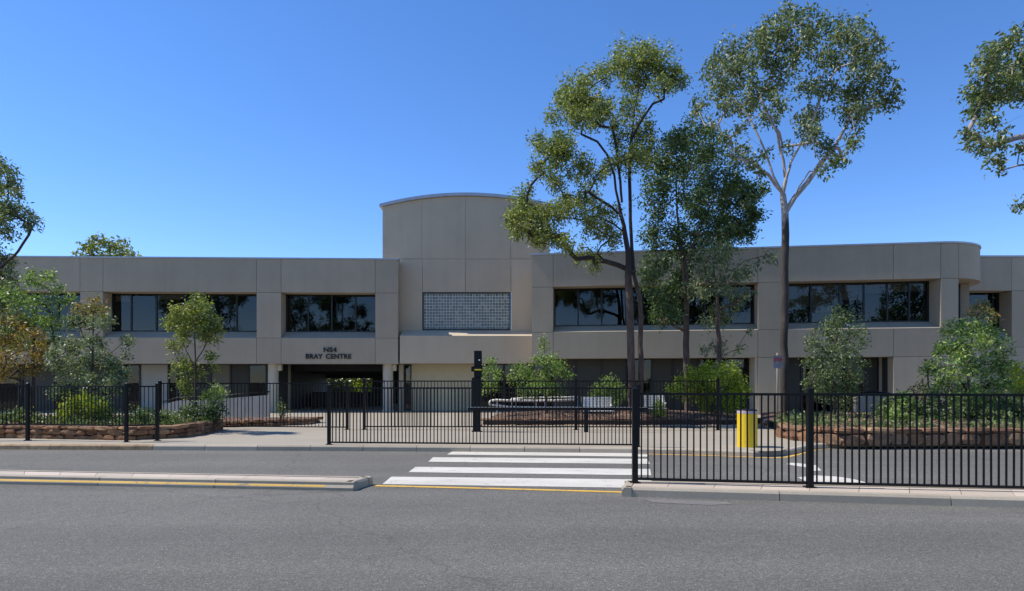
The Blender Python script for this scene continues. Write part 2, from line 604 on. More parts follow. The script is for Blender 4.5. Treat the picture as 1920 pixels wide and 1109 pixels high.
# traffic islands
def island(name, corners, label, kerb_step, front=None):
    """corners: front-left, front-right, back-right, back-left in plan"""
    root = empty(name, (corners[0][0], corners[0][1], 0), label, "traffic island", kind='structure')
    fl, fr, br, bl = [Vector((c[0], c[1], 0)) for c in corners]
    ring = []
    for a, b in ((fl, fr), (fr, br), (br, bl), (bl, fl)):
        pts = resample([a, b], kerb_step)
        ring.append(pts)
    for i, pts in enumerate(ring):
        kerb_run(pts, root, lambda a, b: M['kerb'], z1=0.13, width=0.14, prof=front if i == 0 else None)
    cc = (fl + fr + br + bl) / 4
    def ins(p):
        return p
    d1 = (fr - fl).normalized(); n1 = Vector((-d1.y, d1.x, 0))
    d2 = (br - bl).normalized(); n2 = Vector((-d2.y, d2.x, 0))
    # paving units laid across the island between the kerbs
    nst = max(2, int((fr - fl).length / 0.6))
    for i in range(nst):
        t0, t1 = i / nst, (i + 1) / nst
        A, B = fl.lerp(fr, t0) + n1 * 0.145, fl.lerp(fr, t1) + n1 * 0.145
        D, C = bl.lerp(br, t0) - n2 * 0.145, bl.lerp(br, t1) - n2 * 0.145
        if i == 0: A += d1 * 0.145; D += d2 * 0.145
        if i == nst - 1: B -= d1 * 0.145; C -= d2 * 0.145
        g = d1 * 0.004
        q = [A + g, B - g, C - g, D + g]
        vs = [(p.x, p.y, 0.0) for p in q] + [(p.x, p.y, 0.121) for p in q]
        mesh_obj("paving_slab", vs, [(4, 5, 6, 7), (0, 1, 5, 4), (1, 2, 6, 5), (2, 3, 7, 6), (3, 0, 4, 7)], M['paver'], root)
    return root, fl, fr, d1, n1

gfl = G(0, 907.5); gfr = G(664, 920.5)
dirv = (gfr - gfl).normalized()
far_l = gfl - dirv * 4
gbr = G(700, 893.2, 0.13); gbl = G(0, 880, 0.13)
isl, fl, fr, d1, n1 = island("traffic_island", [far_l, gfr, gbr, gbl - (gbr - gbl).normalized() * 4], "long concrete kerbed island with a yellow stripe along its face, left of the zebra crossing", 1.9, [(-0.035, -0.05), (-0.035, 0.042), (0.0, 0.08), (0.002, 0.118), (0.014, 0.13), (0.14, 0.13), (0.14, -0.05)])
# yellow stripe on the island's kerb face
a, b = fl, fl.lerp(fr, 0.955)
vs = [a - n1 * 0.030 + Vector((0, 0, 0.0515)), b - n1 * 0.030 + Vector((0, 0, 0.0515)), b - n1 * 0.007 + Vector((0, 0, 0.0765)), a - n1 * 0.007 + Vector((0, 0, 0.0765))]
mesh_obj("kerb_stripe", vs, [(0, 1, 2, 3)], M['yellow_paint'], isl)
rfl = G(1165, 931.5); rfr = G(1920, 953.5)
dv = (rfr - rfl).normalized()
rbl = G(1170, 900.5, 0.13); rbr = G(1920, 914.5, 0.13)
isr = island("traffic_island", [rfl, rfr + dv * 5, rbr + (rbr - rbl).normalized() * 5, rbl], "concrete kerbed island carrying the black fence, right of the zebra crossing", 2.1)[0]

# ------------------------------------------------------------------ the building
B = empty("office_building", (0, 33, PZ), "two-storey grey concrete building with ribbon windows and an arched central block", "building")
ZT = 7.74
JG = 0.009      # half joint
def panel(fr, u0, u1, d1, z0, z1, mat='precast', d0=0.0):
    return fr.box("wall_panel", u0 + JG, u1 - JG, d0, d1, z0 + JG, z1 - JG, M[mat], B)

def window(fr, u0, u1, d, z0, z1, mull, glass='glass', fw=0.06, mw=0.07, blinds=(), infill={}, room=3.5, transom=None):
    """mull: u positions of the mullions"""
    v, f = [], []
    for (a0, a1, b0, b1) in ((u0, u1, z0, z0 + fw), (u0, u1, z1 - fw, z1), (u0, u0 + fw, z0 + fw, z1 - fw), (u1 - fw, u1, z0 + fw, z1 - fw)):
        vv, ff = prism([(d, b0), (d + 0.1, b0), (d + 0.1, b1), (d, b1)], a0, a1, fr)
        f += [tuple(i + len(v) for i in x) for x in ff]
        v += vv
    w = mesh_obj("window", v, f, M['frame'], B)
    for m in mull:
        fr.box("mullion", m - mw / 2, m + mw / 2, d - 0.004, d + 0.095, z0 + fw, z1 - fw, M['frame'], w)
    if transom:
        fr.box("transom", u0 + fw, u1 - fw, d - 0.002, d + 0.09, transom, transom + 0.05, M['frame'], w)
    es = [u0 + fw] + list(mull) + [u1 - fw]
    for i, (a, b) in enumerate(zip(es, es[1:])):
        a2 = a + (mw / 2 if i else 0)
        b2 = b - (mw / 2 if i < len(es) - 2 else 0)
        mt = M[infill[i]] if i in infill else M[glass]
        fr.box("pane", a2 - 0.005, b2 + 0.005, d + 0.04, d + 0.05, z0 + fw - 0.005, z1 - fw + 0.005, mt, w)
    for i, dz in blinds:
        fr.box("roller_blind", es[i] + 0.04, es[i + 1] - 0.04, d + 0.14, d + 0.145, z1 - fw - dz, z1 - fw, M['blind'], w)
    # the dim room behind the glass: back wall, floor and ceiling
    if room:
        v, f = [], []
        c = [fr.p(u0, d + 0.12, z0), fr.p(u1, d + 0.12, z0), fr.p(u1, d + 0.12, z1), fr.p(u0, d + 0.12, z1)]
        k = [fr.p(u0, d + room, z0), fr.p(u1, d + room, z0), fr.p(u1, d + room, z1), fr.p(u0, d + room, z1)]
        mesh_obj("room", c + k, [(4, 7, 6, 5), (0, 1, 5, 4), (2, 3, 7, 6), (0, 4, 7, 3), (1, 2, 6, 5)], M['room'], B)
    return w

def capping(fr, u0, u1, z=ZT - 0.075, d=-0.04, n=1):
    for i in range(n):
        a, b = u0 + (u1 - u0) * i / n, u0 + (u1 - u0) * (i + 1) / n
        fr.prism("parapet_capping", [(d, z), (0.45, z), (0.45, z + 0.085), (d, z + 0.075)], a, b - 0.004, M['flashing'], B)

def bay(fr, u0, u1, zz, dw=0.75, lower=True):
    """spandrel with its sloping sill"""
    z_sb, z_st, z_wb = zz
    fr.prism("spandrel_panel", [(0, z_sb + JG), (dw + 0.12, z_sb + JG), (dw + 0.12, z_wb), (dw, z_wb), (0, z_st)], u0 + JG, u1 - JG, M['precast'], B)

# --- left wing
L = Frame((-23.85, 31.1), (-5.6, 31.75))
zsb, zst, zwb, zh = 2.5, 3.78, 4.13, 6.02
uL = {k: L.u(k) for k in (-120, 150, 193, 481, 527, 703.5, 746.5)}
parL = [(-120, 150), (150, 193), (193, 481), (481, 527), (527, 703.5), (703.5, 746.5)]
for a, b in parL:
    panel(L, uL[a], uL[b], 0.85, zh, ZT - 0.07)
for a, b in ((150, 193), (481, 527), (703.5, 746.5)):
    panel(L, uL[a], uL[b], 0.95, zst, zh)
    panel(L, uL[a], uL[b], 0.95, zsb, zst)
for a, b in ((-120, 150), (193, 481), (527, 703.5)):
    bay(L, uL[a], uL[b], (zsb, zst, zwb))
L.box("wall_backing", uL[-120], uL[746.5] - 0.03, 0.03, 0.3, zh + 0.05, ZT - 0.1, M['backing'], B)
for a, b in ((150, 193), (481, 527), (703.5, 746.5)):
    L.box("wall_backing", uL[a] + 0.03, uL[b] - 0.03, 0.03, 0.5, zsb + 0.05, zh + 0.1, M['backing'], B)
capping(L, uL[-120], uL[746.5] + 0.03, n=6)
DW = 0.75
window(L, uL[193], uL[481], DW, zwb, zh + 0.04, [L.u(p, DW) for p in (246, 293, 346, 396.5, 444)], blinds=((2, 0.25), (0, 0.35)))
window(L, uL[527], uL[703.5], DW, zwb, zh + 0.04, [L.u(p, DW) for p in (578, 622, 667)])
window(L, uL[-120], uL[150], DW, zwb, zh + 0.04, [L.u(p, DW) for p in (-75, -30, 15, 62, 109)], blinds=((4, 0.7), (3, 0.4)))
# roof, floor slab and rear of the left wing
L.box("roof_slab", uL[-120], uL[746.5], 0.5, 12.0, 7.2, 7.35, M['precast'], B)
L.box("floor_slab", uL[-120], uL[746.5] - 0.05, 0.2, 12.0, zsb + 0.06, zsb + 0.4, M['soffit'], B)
L.box("rear_wall", uL[-120], uL[746.5], 11.8, 12.05, zsb + 0.4, 7.7, M['precast'], B)
L.box("end_wall", uL[746.5] - 0.32, uL[746.5] - 0.02, 0.95, 12.0, zsb + 0.4, 7.6, M['precast'], B)
# ground floor, set back
DG = 1.7
ug = lambda p: L.u(p, DG)
window(L, ug(-150), ug(500), DG, PZ, zsb + 0.06, [ug(p) for p in (-40, 35, 100, 170, 235, 262, 316, 332, 395, 432, 466)], glass='glass_low', room=5,
       infill={0: 'infill_dark', 2: 'infill_dark', 4: 'infill_dark', 6: 'infill', 8: 'infill_dark', 9: 'infill_mid', 10: 'infill_dark'}, mw=0.09)
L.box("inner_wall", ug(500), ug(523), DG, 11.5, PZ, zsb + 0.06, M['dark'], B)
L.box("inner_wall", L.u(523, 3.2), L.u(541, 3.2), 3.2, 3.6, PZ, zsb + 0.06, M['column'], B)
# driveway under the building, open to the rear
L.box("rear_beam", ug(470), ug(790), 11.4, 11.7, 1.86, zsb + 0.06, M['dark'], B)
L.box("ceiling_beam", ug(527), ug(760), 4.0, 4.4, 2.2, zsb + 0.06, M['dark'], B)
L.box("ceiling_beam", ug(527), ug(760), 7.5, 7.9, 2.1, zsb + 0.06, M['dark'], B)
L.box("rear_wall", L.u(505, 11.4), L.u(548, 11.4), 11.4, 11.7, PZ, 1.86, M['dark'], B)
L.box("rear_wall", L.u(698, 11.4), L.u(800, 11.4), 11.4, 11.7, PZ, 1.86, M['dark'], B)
nb = 60
a, b = L.u(541, 8), L.u(735, 8)
cf = tag(empty("corrugated_barrier", L.p((a + b) / 2, 8, PZ)), "dark corrugated steel barrier across the undercroft driveway", "barrier")
vs, fs = [], []
for i in range(nb + 1):
    u = a + (b - a) * i / nb
    dd = 8 + 0.05 * (i % 2)
    vs += [L.p(u, dd, PZ), L.p(u, dd, 0.93)]
    if i: fs.append((2 * i - 2, 2 * i, 2 * i + 1, 2 * i - 1))
mesh_obj("corrugated_sheet", vs, fs, M['corrugated'], cf)
L.box("rail", a, b, 7.95, 8.1, 0.93, 0.99, M['black_metal'], cf)
# round columns with small wall lights
for pxc in (512.5, 727.5):
    p = L.p(L.u(pxc, 0.5), 0.5, PZ)
    c = lathe("column", [(0.29, 0.0), (0.29, 0.06), (0.255, 0.09), (0.255, zsb + 0.08 - PZ)], M['column'], p, B, 28)
    q = p + Vector((0.33, 0, zsb - PZ - 0.33))
    mesh_obj("bulkhead_light", [(q.x + x, q.y + y, q.z + z) for x in (-0.09, 0.10) for y in (-0.12, 0.12) for z in (0, 0.33)],
             [(0, 1, 3, 2), (4, 6, 7, 5), (0, 4, 5, 1), (2, 3, 7, 6), (0, 2, 6, 4), (1, 5, 7, 3)], M['column'], c)
    bevel(bpy.data.objects[c.name].children[0], 0.03)
# lettering
def text_mesh(name, body, size, width, centre, fr, mat, parent, d=-0.03):
    cu = bpy.data.curves.new(name, 'FONT')
    cu.body = body
    cu.size = size
    cu.extrude = 0.02
    cu.offset = size * 0.022
    cu.align_x = 'CENTER'
    cu.space_character = 1.08
    cu.space_word = 1.5
    to = bpy.data.objects.new(name, cu)
    COL.objects.link(to)
    bpy.context.view_layer.update()
    me = bpy.data.meshes.new_from_object(to.evaluated_get(bpy.context.evaluated_depsgraph_get()))
    bpy.data.objects.remove(to)
    xs = [v.co.x for v in me.vertices]
    k = width / (max(xs) - min(xs))
    u0, z0 = centre
    c = fr.p(u0, d, z0)
    for v in me.vertices:
        v.co = fr.p(u0 + v.co.x * k, d - v.co.z, z0 + v.co.y) - c
    me.materials.clear()
    return link(name, me, mat, parent, c)
text_mesh("building_lettering", "NS4", 0.33, 0.64, (L.u(619), L.z(619, 660.5)), L, M['letter'], B)
text_mesh("building_lettering", "BRAY CENTRE", 0.33, 2.22, (L.u(616), L.z(616, 673)), L, M['letter'], B)

# --- central block with arched roof
CY = 32.6
C = Frame((-6.6, CY), (1.93, CY))
uc = lambda p: C.u(p)
zc = lambda y: CAMZ - (y - HY) / FPX * CY
cl, cr = uc(717), uc(1031)
zj = zc(486)
half = (cr - cl) / 2
um = (cl + cr) / 2
rise = zc(368) - zc(388)
rad = (half * half + rise * rise) / (2 * rise)
def arch(u):
    return zc(368) - rad + math.sqrt(rad * rad - (u - um) ** 2)
joints = [cl, uc(791), uc(872.5), uc(957), uc(1019), cr]
for a, b in zip(joints, joints[1:]):
    a2, b2 = a + JG, b - JG
    n = 8
    us = [a2 + (b2 - a2) * i / n for i in range(n + 1)]
    vs, fs = [], []
    for dd in (0, 0.2):
        vs += [C.p(u, dd, zj + JG) for u in us] + [C.p(u, dd, arch(u) - 0.01) for u in us]
    k = 2 * (n + 1)
    for i in range(n):
        fs.append((i, i + 1, i + 1 + n + 1, i + n + 1))
        fs.append((k + i, k + i + n + 1, k + i + n + 2, k + i + 1))
        fs.append((i + n + 1, i + n + 2, k + i + n + 2, k + i + n + 1))
        fs.append((i, k + i, k + i + 1, i + 1))
    fs += [(0, n + 1, k + n + 1, k), (n, k + n, k + 2 * n + 1, 2 * n + 1)]
    mesh_obj("wall_panel", vs, fs, M['precast_warm'], B)
# body of the block behind the front panels, and the curved roof with its fascia
n = 32
us = [cl + 0.03 + (cr - cl - 0.06) * i / n for i in range(n + 1)]
vs = [C.p(u, dd, z) for dd in (0.03, 9.0) for u in us for z in (4.3 if 0 else zj - 0.4, arch(u) - 0.02)]
fs = []
k = 2 * (n + 1)
for i in range(n):
    fs.append((2 * i, 2 * i + 2, 2 * i + 3, 2 * i + 1))
    fs.append((k + 2 * i, k + 2 * i + 1, k + 2 * i + 3, k + 2 * i + 2))
fs += [(0, 1, k + 1, k), (2 * n, k + 2 * n, k + 2 * n + 1, 2 * n + 1)]
mesh_obj("block_body", vs, fs, M['precast_warm'], B)
us = [cl - 0.13 + (cr - cl + 0.26) * i / n for i in range(n + 1)]
vs, fs = [], []
for dd in (-0.12, 9.1):
    for u in us:
        zz = zc(368) - rad + math.sqrt(rad * rad - (u - um) ** 2)
        vs += [C.p(u, dd, zz), C.p(u, dd, zz + 0.15)]
for i in range(n):
    fs.append((2 * i, 2 * i + 2, 2 * i + 3, 2 * i + 1))
    fs.append((k + 2 * i, k + 2 * i + 1, k + 2 * i + 3, k + 2 * i + 2))
    fs.append((2 * i + 1, 2 * i + 3, k + 2 * i + 3, k + 2 * i + 1))
    fs.append((2 * i, k + 2 * i, k + 2 * i + 2, 2 * i + 2))
fs += [(0, 1, k + 1, k), (2 * n, k + 2 * n, k + 2 * n + 1, 2 * n + 1)]
mesh_obj("arched_roof", vs, fs, M['flashing'], B)
# recessed face below the joint, round the glass block window
gw0, gw1, gz0, gz1 = uc(792), uc(958), zc(619.5), zc(548.5)
panel(C, cl, gw0, 0.4, gz0 - 0.1, zj, 'precast_warm')
panel(C, gw0, uc(872.5), 0.4, gz1, zj, 'precast_warm')
panel(C, uc(872.5), gw1, 0.4, gz1, zj, 'precast_warm')
panel(C, gw1, cr, 0.4, gz0 - 0.1, zj, 'precast_warm')
C.box("wall_backing", cl + 0.05, cr - 0.05, 0.45, 0.6, gz1 + 0.1, zj + 0.3, M['backing'], B)
C.box("wall_backing", cl + 0.05, gw0 - 0.03, 0.03, 0.35, gz0, zj + 0.1, M['backing'], B)
C.box("wall_backing", gw1 + 0.03, cr - 0.05, 0.03, 0.35, gz0, zj + 0.1, M['backing'], B)
# glass block window: black frame, pale mortar grid and rows of blocks
def block_glass():
    m = NT("glass_block")
    g = m.n("ShaderNodeNewGeometry")
    c = m.ramp(g.outputs["Random Per Island"], [(0.0, (0.085, 0.10, 0.092)), (0.7, (0.15, 0.165, 0.145)), (1.0, (0.26, 0.28, 0.235))])
    m.base(c)
    m.rough(0.12)
    m.b.inputs["Specular IOR Level"].default_value = 0.9
    m.bump(m.noise(m.pos(), 9, 3), 0.35, 0.05)
    return m.m
M['block'] = block_glass()
M['grout'] = simple("pale_grout", (0.60, 0.60, 0.52), 0.7, 0.05)
v, f = [], []
for (a0, a1, b0, b1) in ((gw0, gw1, gz0, gz0 + 0.06), (gw0, gw1, gz1 - 0.06, gz1), (gw0, gw0 + 0.06, gz0 + 0.06, gz1 - 0.06), (gw1 - 0.06, gw1, gz0 + 0.06, gz1 - 0.06)):
    vv, ff = prism([(-0.01, b0), (0.15, b0), (0.15, b1), (-0.01, b1)], a0, a1, C)
    f += [tuple(i + len(v) for i in x) for x in ff]
    v += vv
gb = mesh_obj("glass_block_window", v, f, M['frame'], B)
C.box("grout_grid", gw0 + 0.06, gw1 - 0.06, 0.052, 0.12, gz0 + 0.06, gz1 - 0.06, M['grout'], gb)
nc, nr = 30, 12
v, f = [], []
sw, sh = (gw1 - gw0 - 0.12) / nc, (gz1 - gz0 - 0.12) / nr
rb = random.Random(9)
for i in range(nc):
    for j in range(nr):
        u, z = gw0 + 0.06 + i * sw, gz0 + 0.06 + j * sh
        g, e = 0.014, 0.028
        o8 = len(v)
        v += [C.p(u + g, 0.052, z + g), C.p(u + sw - g, 0.052, z + g), C.p(u + sw - g, 0.052, z + sh - g), C.p(u + g, 0.052, z + sh - g)]
        t1, t2 = rb.uniform(-.006, .006), rb.uniform(-.006, .006)
        v += [C.p(u + e, 0.035 + t1, z + e), C.p(u + sw - e, 0.035 - t1, z + e), C.p(u + sw - e, 0.035 + t2, z + sh - e), C.p(u + e, 0.035 - t2, z + sh - e)]
        f += [(o8 + 4, o8 + 5, o8 + 6, o8 + 7)] + [(o8 + q, o8 + (q + 1) % 4, o8 + 4 + (q + 1) % 4, o8 + 4 + q) for q in range(4)]
tag(mesh_obj("glass_blocks", v, f, M['block'], gb), kind='stuff')
# ledge and spandrel below
SP = Frame((-5.58, 31.73), (0.98, 31.73))
zl = CAMZ - (630 - HY) / FPX * 31.73
sl0, sl1 = SP.u(748), 1.8 + 5.58
for i, (a, b) in enumerate(((0.02, sl1),)):
    SP.prism("spandrel_panel", [(0, zsb + 0.03), (1.2, zsb + 0.03), (1.2, gz0 - 0.1), (0.87, gz0 - 0.1), (0.87, gz0 - 0.01), (0, zl)], a, b, M['precast_warm'], B)
# ground floor under the block: cream wall, pale post, dark glazing
SP.box("ground_wall", SP.u(772, 1.6), SP.u(903, 1.6), 1.6, 1.85, PZ, zsb + 0.05, M['cream'], B)
SP.box("post", SP.u(748, 1.3), SP.u(756, 1.3), 1.3, 1.52, PZ, zsb + 0.03, M['column'], B)
window(SP, SP.u(903, 1.6), SP.u(1075, 1.6), 1.6, PZ, zsb + 0.05, [SP.u(p, 1.6) for p in (945, 990, 1035)], glass='glass_low', room=4, mw=0.1)
window(SP, SP.u(758, 1.7), SP.u(771, 1.7), 1.7, PZ, zsb + 0.03, [], room=2, transom=1.5)
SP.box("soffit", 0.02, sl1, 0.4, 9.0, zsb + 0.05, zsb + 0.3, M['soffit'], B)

# --- right wing, turned towards the road
RW = Frame((0.943, 30.58), (18.32, 27.98))
ur = lambda p, d=0.0: RW.u(p, d)
r_sb, r_st, r_wb, r_h = 2.72, 3.98, 4.31, 6.13
uR = {k: ur(k) for k in (997, 1037, 1421, 1476, 1675, 1764)}
for a, b in ((997, 1037), (1037, 1421), (1421, 1476), (1476, 1675), (1675, 1764)):
    panel(RW, uR[a], uR[b], 0.85, r_h, ZT - 0.07)
for a, b in ((997, 1037), (1421, 1476)):
    panel(RW, uR[a], uR[b], 0.95, r_st, r_h)
    panel(RW, uR[a], uR[b], 0.95, r_sb, r_st)
    RW.box("wall_backing", uR[a] + 0.03, uR[b] - 0.03, 0.03, 0.5, r_sb + 0.05, r_h + 0.1, M['backing'], B)
panel(RW, uR[1421], uR[1476], 0.95, PZ - 0.1, r_sb)
bay(RW, uR[1037], uR[1421], (r_sb, r_st, r_wb))
bay(RW, uR[1476], uR[1675], (r_sb, r_st, r_wb))
bay(RW, uR[1675], uR[1764], (r_sb, r_st, r_wb))
panel(RW, uR[1675], uR[1764], 0.6, PZ - 0.1, r_sb)
RW.box("wall_backing", uR[997] + 0.03, uR[1764], 0.03, 0.3, r_h + 0.05, ZT - 0.1, M['backing'], B)
RW.box("wall_backing", uR[1675] + 0.03, uR[1764] + 0.1, 0.03, 0.5, PZ - 0.1, r_sb + 0.1, M['backing'], B)
window(RW, uR[1037] - 0.02, uR[1421] + 0.02, DW, r_wb, r_h + 0.04, [ur(p, DW) for p in (1084, 1128, 1174, 1222, 1272, 1322, 1371)], blinds=((6, 0.3), (5, 0.5)))
uw = ur(1742, DW)
window(RW, uR[1476], uw, DW, r_wb, r_h + 0.04, [ur(p, DW) for p in (1521, 1574, 1620, 1664, 1705)],
       blinds=((0, 1.05), (1, 1.3), (2, 0.75), (3, 0.45), (4, 0.42), (5, 0.4)), room=4)
RW.box("reveal_wall", uw, uR[1764] + 0.05, 0.86, 1.0, r_wb - 0.1, r_h + 0.05, M['precast'], B)
v = [RW.p(uR[1764] - 0.0, 0.0, z) for z in (r_st, r_h)]
mesh_obj("splayed_reveal", [RW.p(uR[1764], 0.01, r_st - 0.2), RW.p(uR[1764], 0.01, r_h + 0.05), RW.p(uw, DW, r_h + 0.05), RW.p(uw, DW, r_st - 0.2),
                            RW.p(uR[1764], 0.95, r_st - 0.2), RW.p(uR[1764], 0.95, r_h + 0.05), RW.p(uw, 0.95, r_h + 0.05), RW.p(uw, 0.95, r_st - 0.2)],
         [(0, 1, 2, 3), (4, 7, 6, 5), (0, 4, 5, 1), (3, 2, 6, 7), (1, 5, 6, 2), (0, 3, 7, 4)], M['precast'], B)
capping(RW, uR[997] - 0.03, uR[1764], n=5)
# rounded end
uE = uR[1764]
rr = 3.6
for _ in range(40):
    cen = RW.p(uE, rr, 0)
    far = max(PX(cen + (-RW.n * math.cos(R(i)) + RW.e * math.sin(R(i))) * rr) for i in range(0, 115, 3))
    rr -= (far - 1838) * 0.012
cen = RW.p(uE, rr, 0)
def ring_pt(a, r, z):
    return cen + (-RW.n * math.cos(a) + RW.e * math.sin(a)) * r + Vector((0, 0, z))
def ring(name, a0, a1, prof, mat, n=24):
    """profile of (radius, z) swept round the rounded corner"""
    k = len(prof)
    vs, fs = [], []
    for i in range(n + 1):
        a = a0 + (a1 - a0) * i / n
        vs += [ring_pt(a, r, z) for r, z in prof]
    for i in range(n):
        for j in range(k):
            j2 = (j + 1) % k
            fs.append((i * k + j, (i + 1) * k + j, (i + 1) * k + j2, i * k + j2))
    fs += [tuple(range(k)), tuple(n * k + j for j in range(k - 1, -1, -1))]
    o = mesh_obj(name, vs, fs, mat, B)
    for p in o.data.polygons: p.use_smooth = len(p.vertices) == 4 and False
    return o
def ang(px, r=rr):
    best = min(range(0, 900), key=lambda i: abs(PX(ring_pt(R(i / 10), r, 0)) - px))
    return R(best / 10)
aP = ang(1797)
aM = (aP + R(115)) / 2
for a0, a1 in ((0.003, aP), (aP + 0.006, aM), (aM + 0.006, R(115))):
    ring("wall_panel", a0, a1, [(rr, r_h + JG), (rr, ZT - 0.08), (rr - 0.85, ZT - 0.08), (rr - 0.85, r_h + JG)], M['precast'])
    ring("parapet_capping", a0, a1 + 0.005, [(rr + 0.04, ZT - 0.075), (rr + 0.04, ZT), (rr - 0.45, ZT + 0.01), (rr - 0.45, ZT - 0.075)], M['flashing'])
ring("wall_panel", 0.003, aP, [(rr, r_st), (rr, r_h - JG), (rr - 0.95, r_h - JG), (rr - 0.95, r_st)], M['precast'], 10)
ring("wall_panel", 0.003, R(115), [(rr, r_sb + JG), (rr, r_st - JG), (rr - 0.75, r_wb), (rr - 1.0, r_wb), (rr - 1.0, r_sb + JG)], M['precast'])
ring("wall_panel", 0.003, R(115), [(rr, PZ - 0.1), (rr, r_sb - JG), (rr - 1.0, r_sb - JG), (rr - 1.0, PZ - 0.1)], M['precast'])
aW = max(aP + 0.15, ang(1813, rr - 0.8))
ring("window", aP, aW, [(rr - 0.80, r_wb), (rr - 0.80, r_h - 0.02), (rr - 0.85, r_h - 0.02), (rr - 0.85, r_wb)], M['glass'], 10)
ring("recess_wall", aW, R(115), [(rr - 0.4, r_wb - 0.3), (rr - 0.4, r_h + 0.03), (rr - 0.95, r_h + 0.03), (rr - 0.95, r_wb - 0.3)], M['precast'], 12)
for a in (aP + 0.02, (aP + aW) / 2, aW - 0.03):
    ring("mullion", a, a + 0.02, [(rr - 0.74, r_wb), (rr - 0.74, r_h - 0.02), (rr - 0.84, r_h - 0.02), (rr - 0.84, r_wb)], M['frame'], 1)
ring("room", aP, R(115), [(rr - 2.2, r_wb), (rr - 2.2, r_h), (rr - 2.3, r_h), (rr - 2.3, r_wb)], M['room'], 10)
ring("roof_slab", 0.0, R(115), [(rr - 0.5, 7.2), (rr - 0.5, 7.35), (0.01, 7.35), (0.01, 7.2)], M['precast'])
ring("floor_slab", 0.0, R(115), [(rr - 0.9, r_wb - 0.3), (rr - 0.9, r_wb - 0.1), (0.01, r_wb - 0.1), (0.01, r_wb - 0.3)], M['soffit'])
# ground floor of the right wing
DR = 1.25
window(RW, ur(1000, DR), ur(1405, DR), DR, PZ, r_sb + 0.1, [ur(p, DR) for p in (1040, 1079, 1128, 1173, 1222, 1262, 1310, 1358)], glass='glass_low', room=4,
       infill={i: 'infill_dark' for i in (1, 2, 3, 5, 6)}, mw=0.10)
RW.box("reveal_wall", ur(1405, DR), uR[1421] - 0.01, 0.06, DR + 0.2, PZ, r_sb + 0.1, M['column'], B)
window(RW, uR[1476], ur(1648, DR), DR, PZ, r_sb + 0.1, [ur(p, DR) for p in (1504, 1545, 1585, 1620)], glass='glass_low', room=4,
       infill={0: 'infill_dark', 4: 'infill_dark'}, mw=0.12)
RW.box("reveal_wall", ur(1648, DR), ur(1662, DR), DR - 0.02, DR + 0.2, PZ, r_sb + 0.1, M['precast'], B)
RW.box('end_wall', uR[1675] + 0.02, uR[1675] + 0.25, 0.6, 9.0, PZ, r_sb + 0.06, M['dark'], B)
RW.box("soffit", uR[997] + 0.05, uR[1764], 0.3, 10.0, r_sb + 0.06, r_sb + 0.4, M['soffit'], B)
RW.box("roof_slab", uR[997], uR[1764], 0.6, 11.0, 7.2, 7.35, M['precast'], B)
RW.box("rear_wall", uR[997] + 2, uR[1764], 10.9, 11.1, 0, 7.3, M['precast'], B)
RW.box("end_wall", uR[997] + 0.02, uR[997] + 0.3, 0.95, 2.6, r_sb + 0.4, 7.6, M['precast'], B)

# --- set-back block beyond the rounded end
FB = Frame((22.3, 31.0), (34, 31.0))
uf = lambda p, d=0.0: FB.u(p, d)
f0, f1, f2, f3 = uf(1815), uf(1897), uf(1990), uf(2120)
for a, b in ((f0, f1), (f1, f2), (f2, f3)):
    panel(FB, a, b, 0.85, r_h - 0.1, ZT - 0.07)
panel(FB, f1, f2, 0.95, 3.3, r_h - 0.1)
panel(FB, f1, f2, 0.95, 1.9, 3.3)
panel(FB, f1, f2, 0.95, PZ - 0.1, 1.9)
panel(FB, f2, f3, 0.95, PZ - 0.1, r_h - 0.1)
bay(FB, f0, f1, (2.6, 3.75, 4.2))
panel(FB, f0, f1, 0.6, PZ - 0.1, 2.6)
FB.box("roof_slab", f0 - 1.5, f3, 0.6, 10, 7.2, 7.35, M["precast"], B)
FB.box("rear_wall", f0 - 1.5, f3, 9.8, 10, 0, 7.2, M["precast"], B)
window(FB, f0, uf(1884, DW), DW, 4.2, r_h - 0.05, [uf(1862, DW)])
FB.box("reveal_wall", uf(1884, DW), f1, DW, DW + 0.2, 4.1, r_h - 0.1, M['precast'], B)
FB.box("wall_backing", f0, f3, 0.03, 0.5, r_h, ZT - 0.1, M['backing'], B)
FB.box("wall_backing", f1 + 0.03, f3, 0.03, 0.5, 0, r_h, M['backing'], B)
capping(FB, f0, f3, n=2)

# ------------------------------------------------------------------ ramp wall and handrails
rw = empty("ramp_wall", P(400, 791, 24), "pale concrete ramp wall with black handrail behind the left stone planter", "ramp wall", kind="thing")
rw.location.z = PZ; 
pr = [(303, 760), (330, 752), (395, 750), (440, 746), (503, 741)]
pts = [P(px, py, 24.0) for px, py in pr]
vs = [(p.x, p.y + dy, z) for dy in (0, 0.2) for p in pts for z in (PZ, p.z)]
k = 2 * len(pts)
fs = []
for i in range(len(pts) - 1):
    fs += [(2 * i, 2 * i + 2, 2 * i + 3, 2 * i + 1), (k + 2 * i, k + 2 * i + 1, k + 2 * i + 3, k + 2 * i + 2), (2 * i + 1, 2 * i + 3, k + 2 * i + 3, k + 2 * i + 1)]
fs += [(0, 1, k + 1, k), (k - 2, 2 * k - 2, 2 * k - 1, k - 1)]
mesh_obj("wall", vs, fs, M['pale_wall'], rw)
tube("handrail", [(p.x, p.y + 0.1, p.z + 0.12) for p in pts], 0.025, M['black_metal'], rw)
for p in pts[1::2]:
    tube("bracket", [(p.x, p.y + 0.1, p.z - 0.05), (p.x, p.y + 0.1, p.z + 0.12)], 0.015, M['black_metal'], rw, 6)

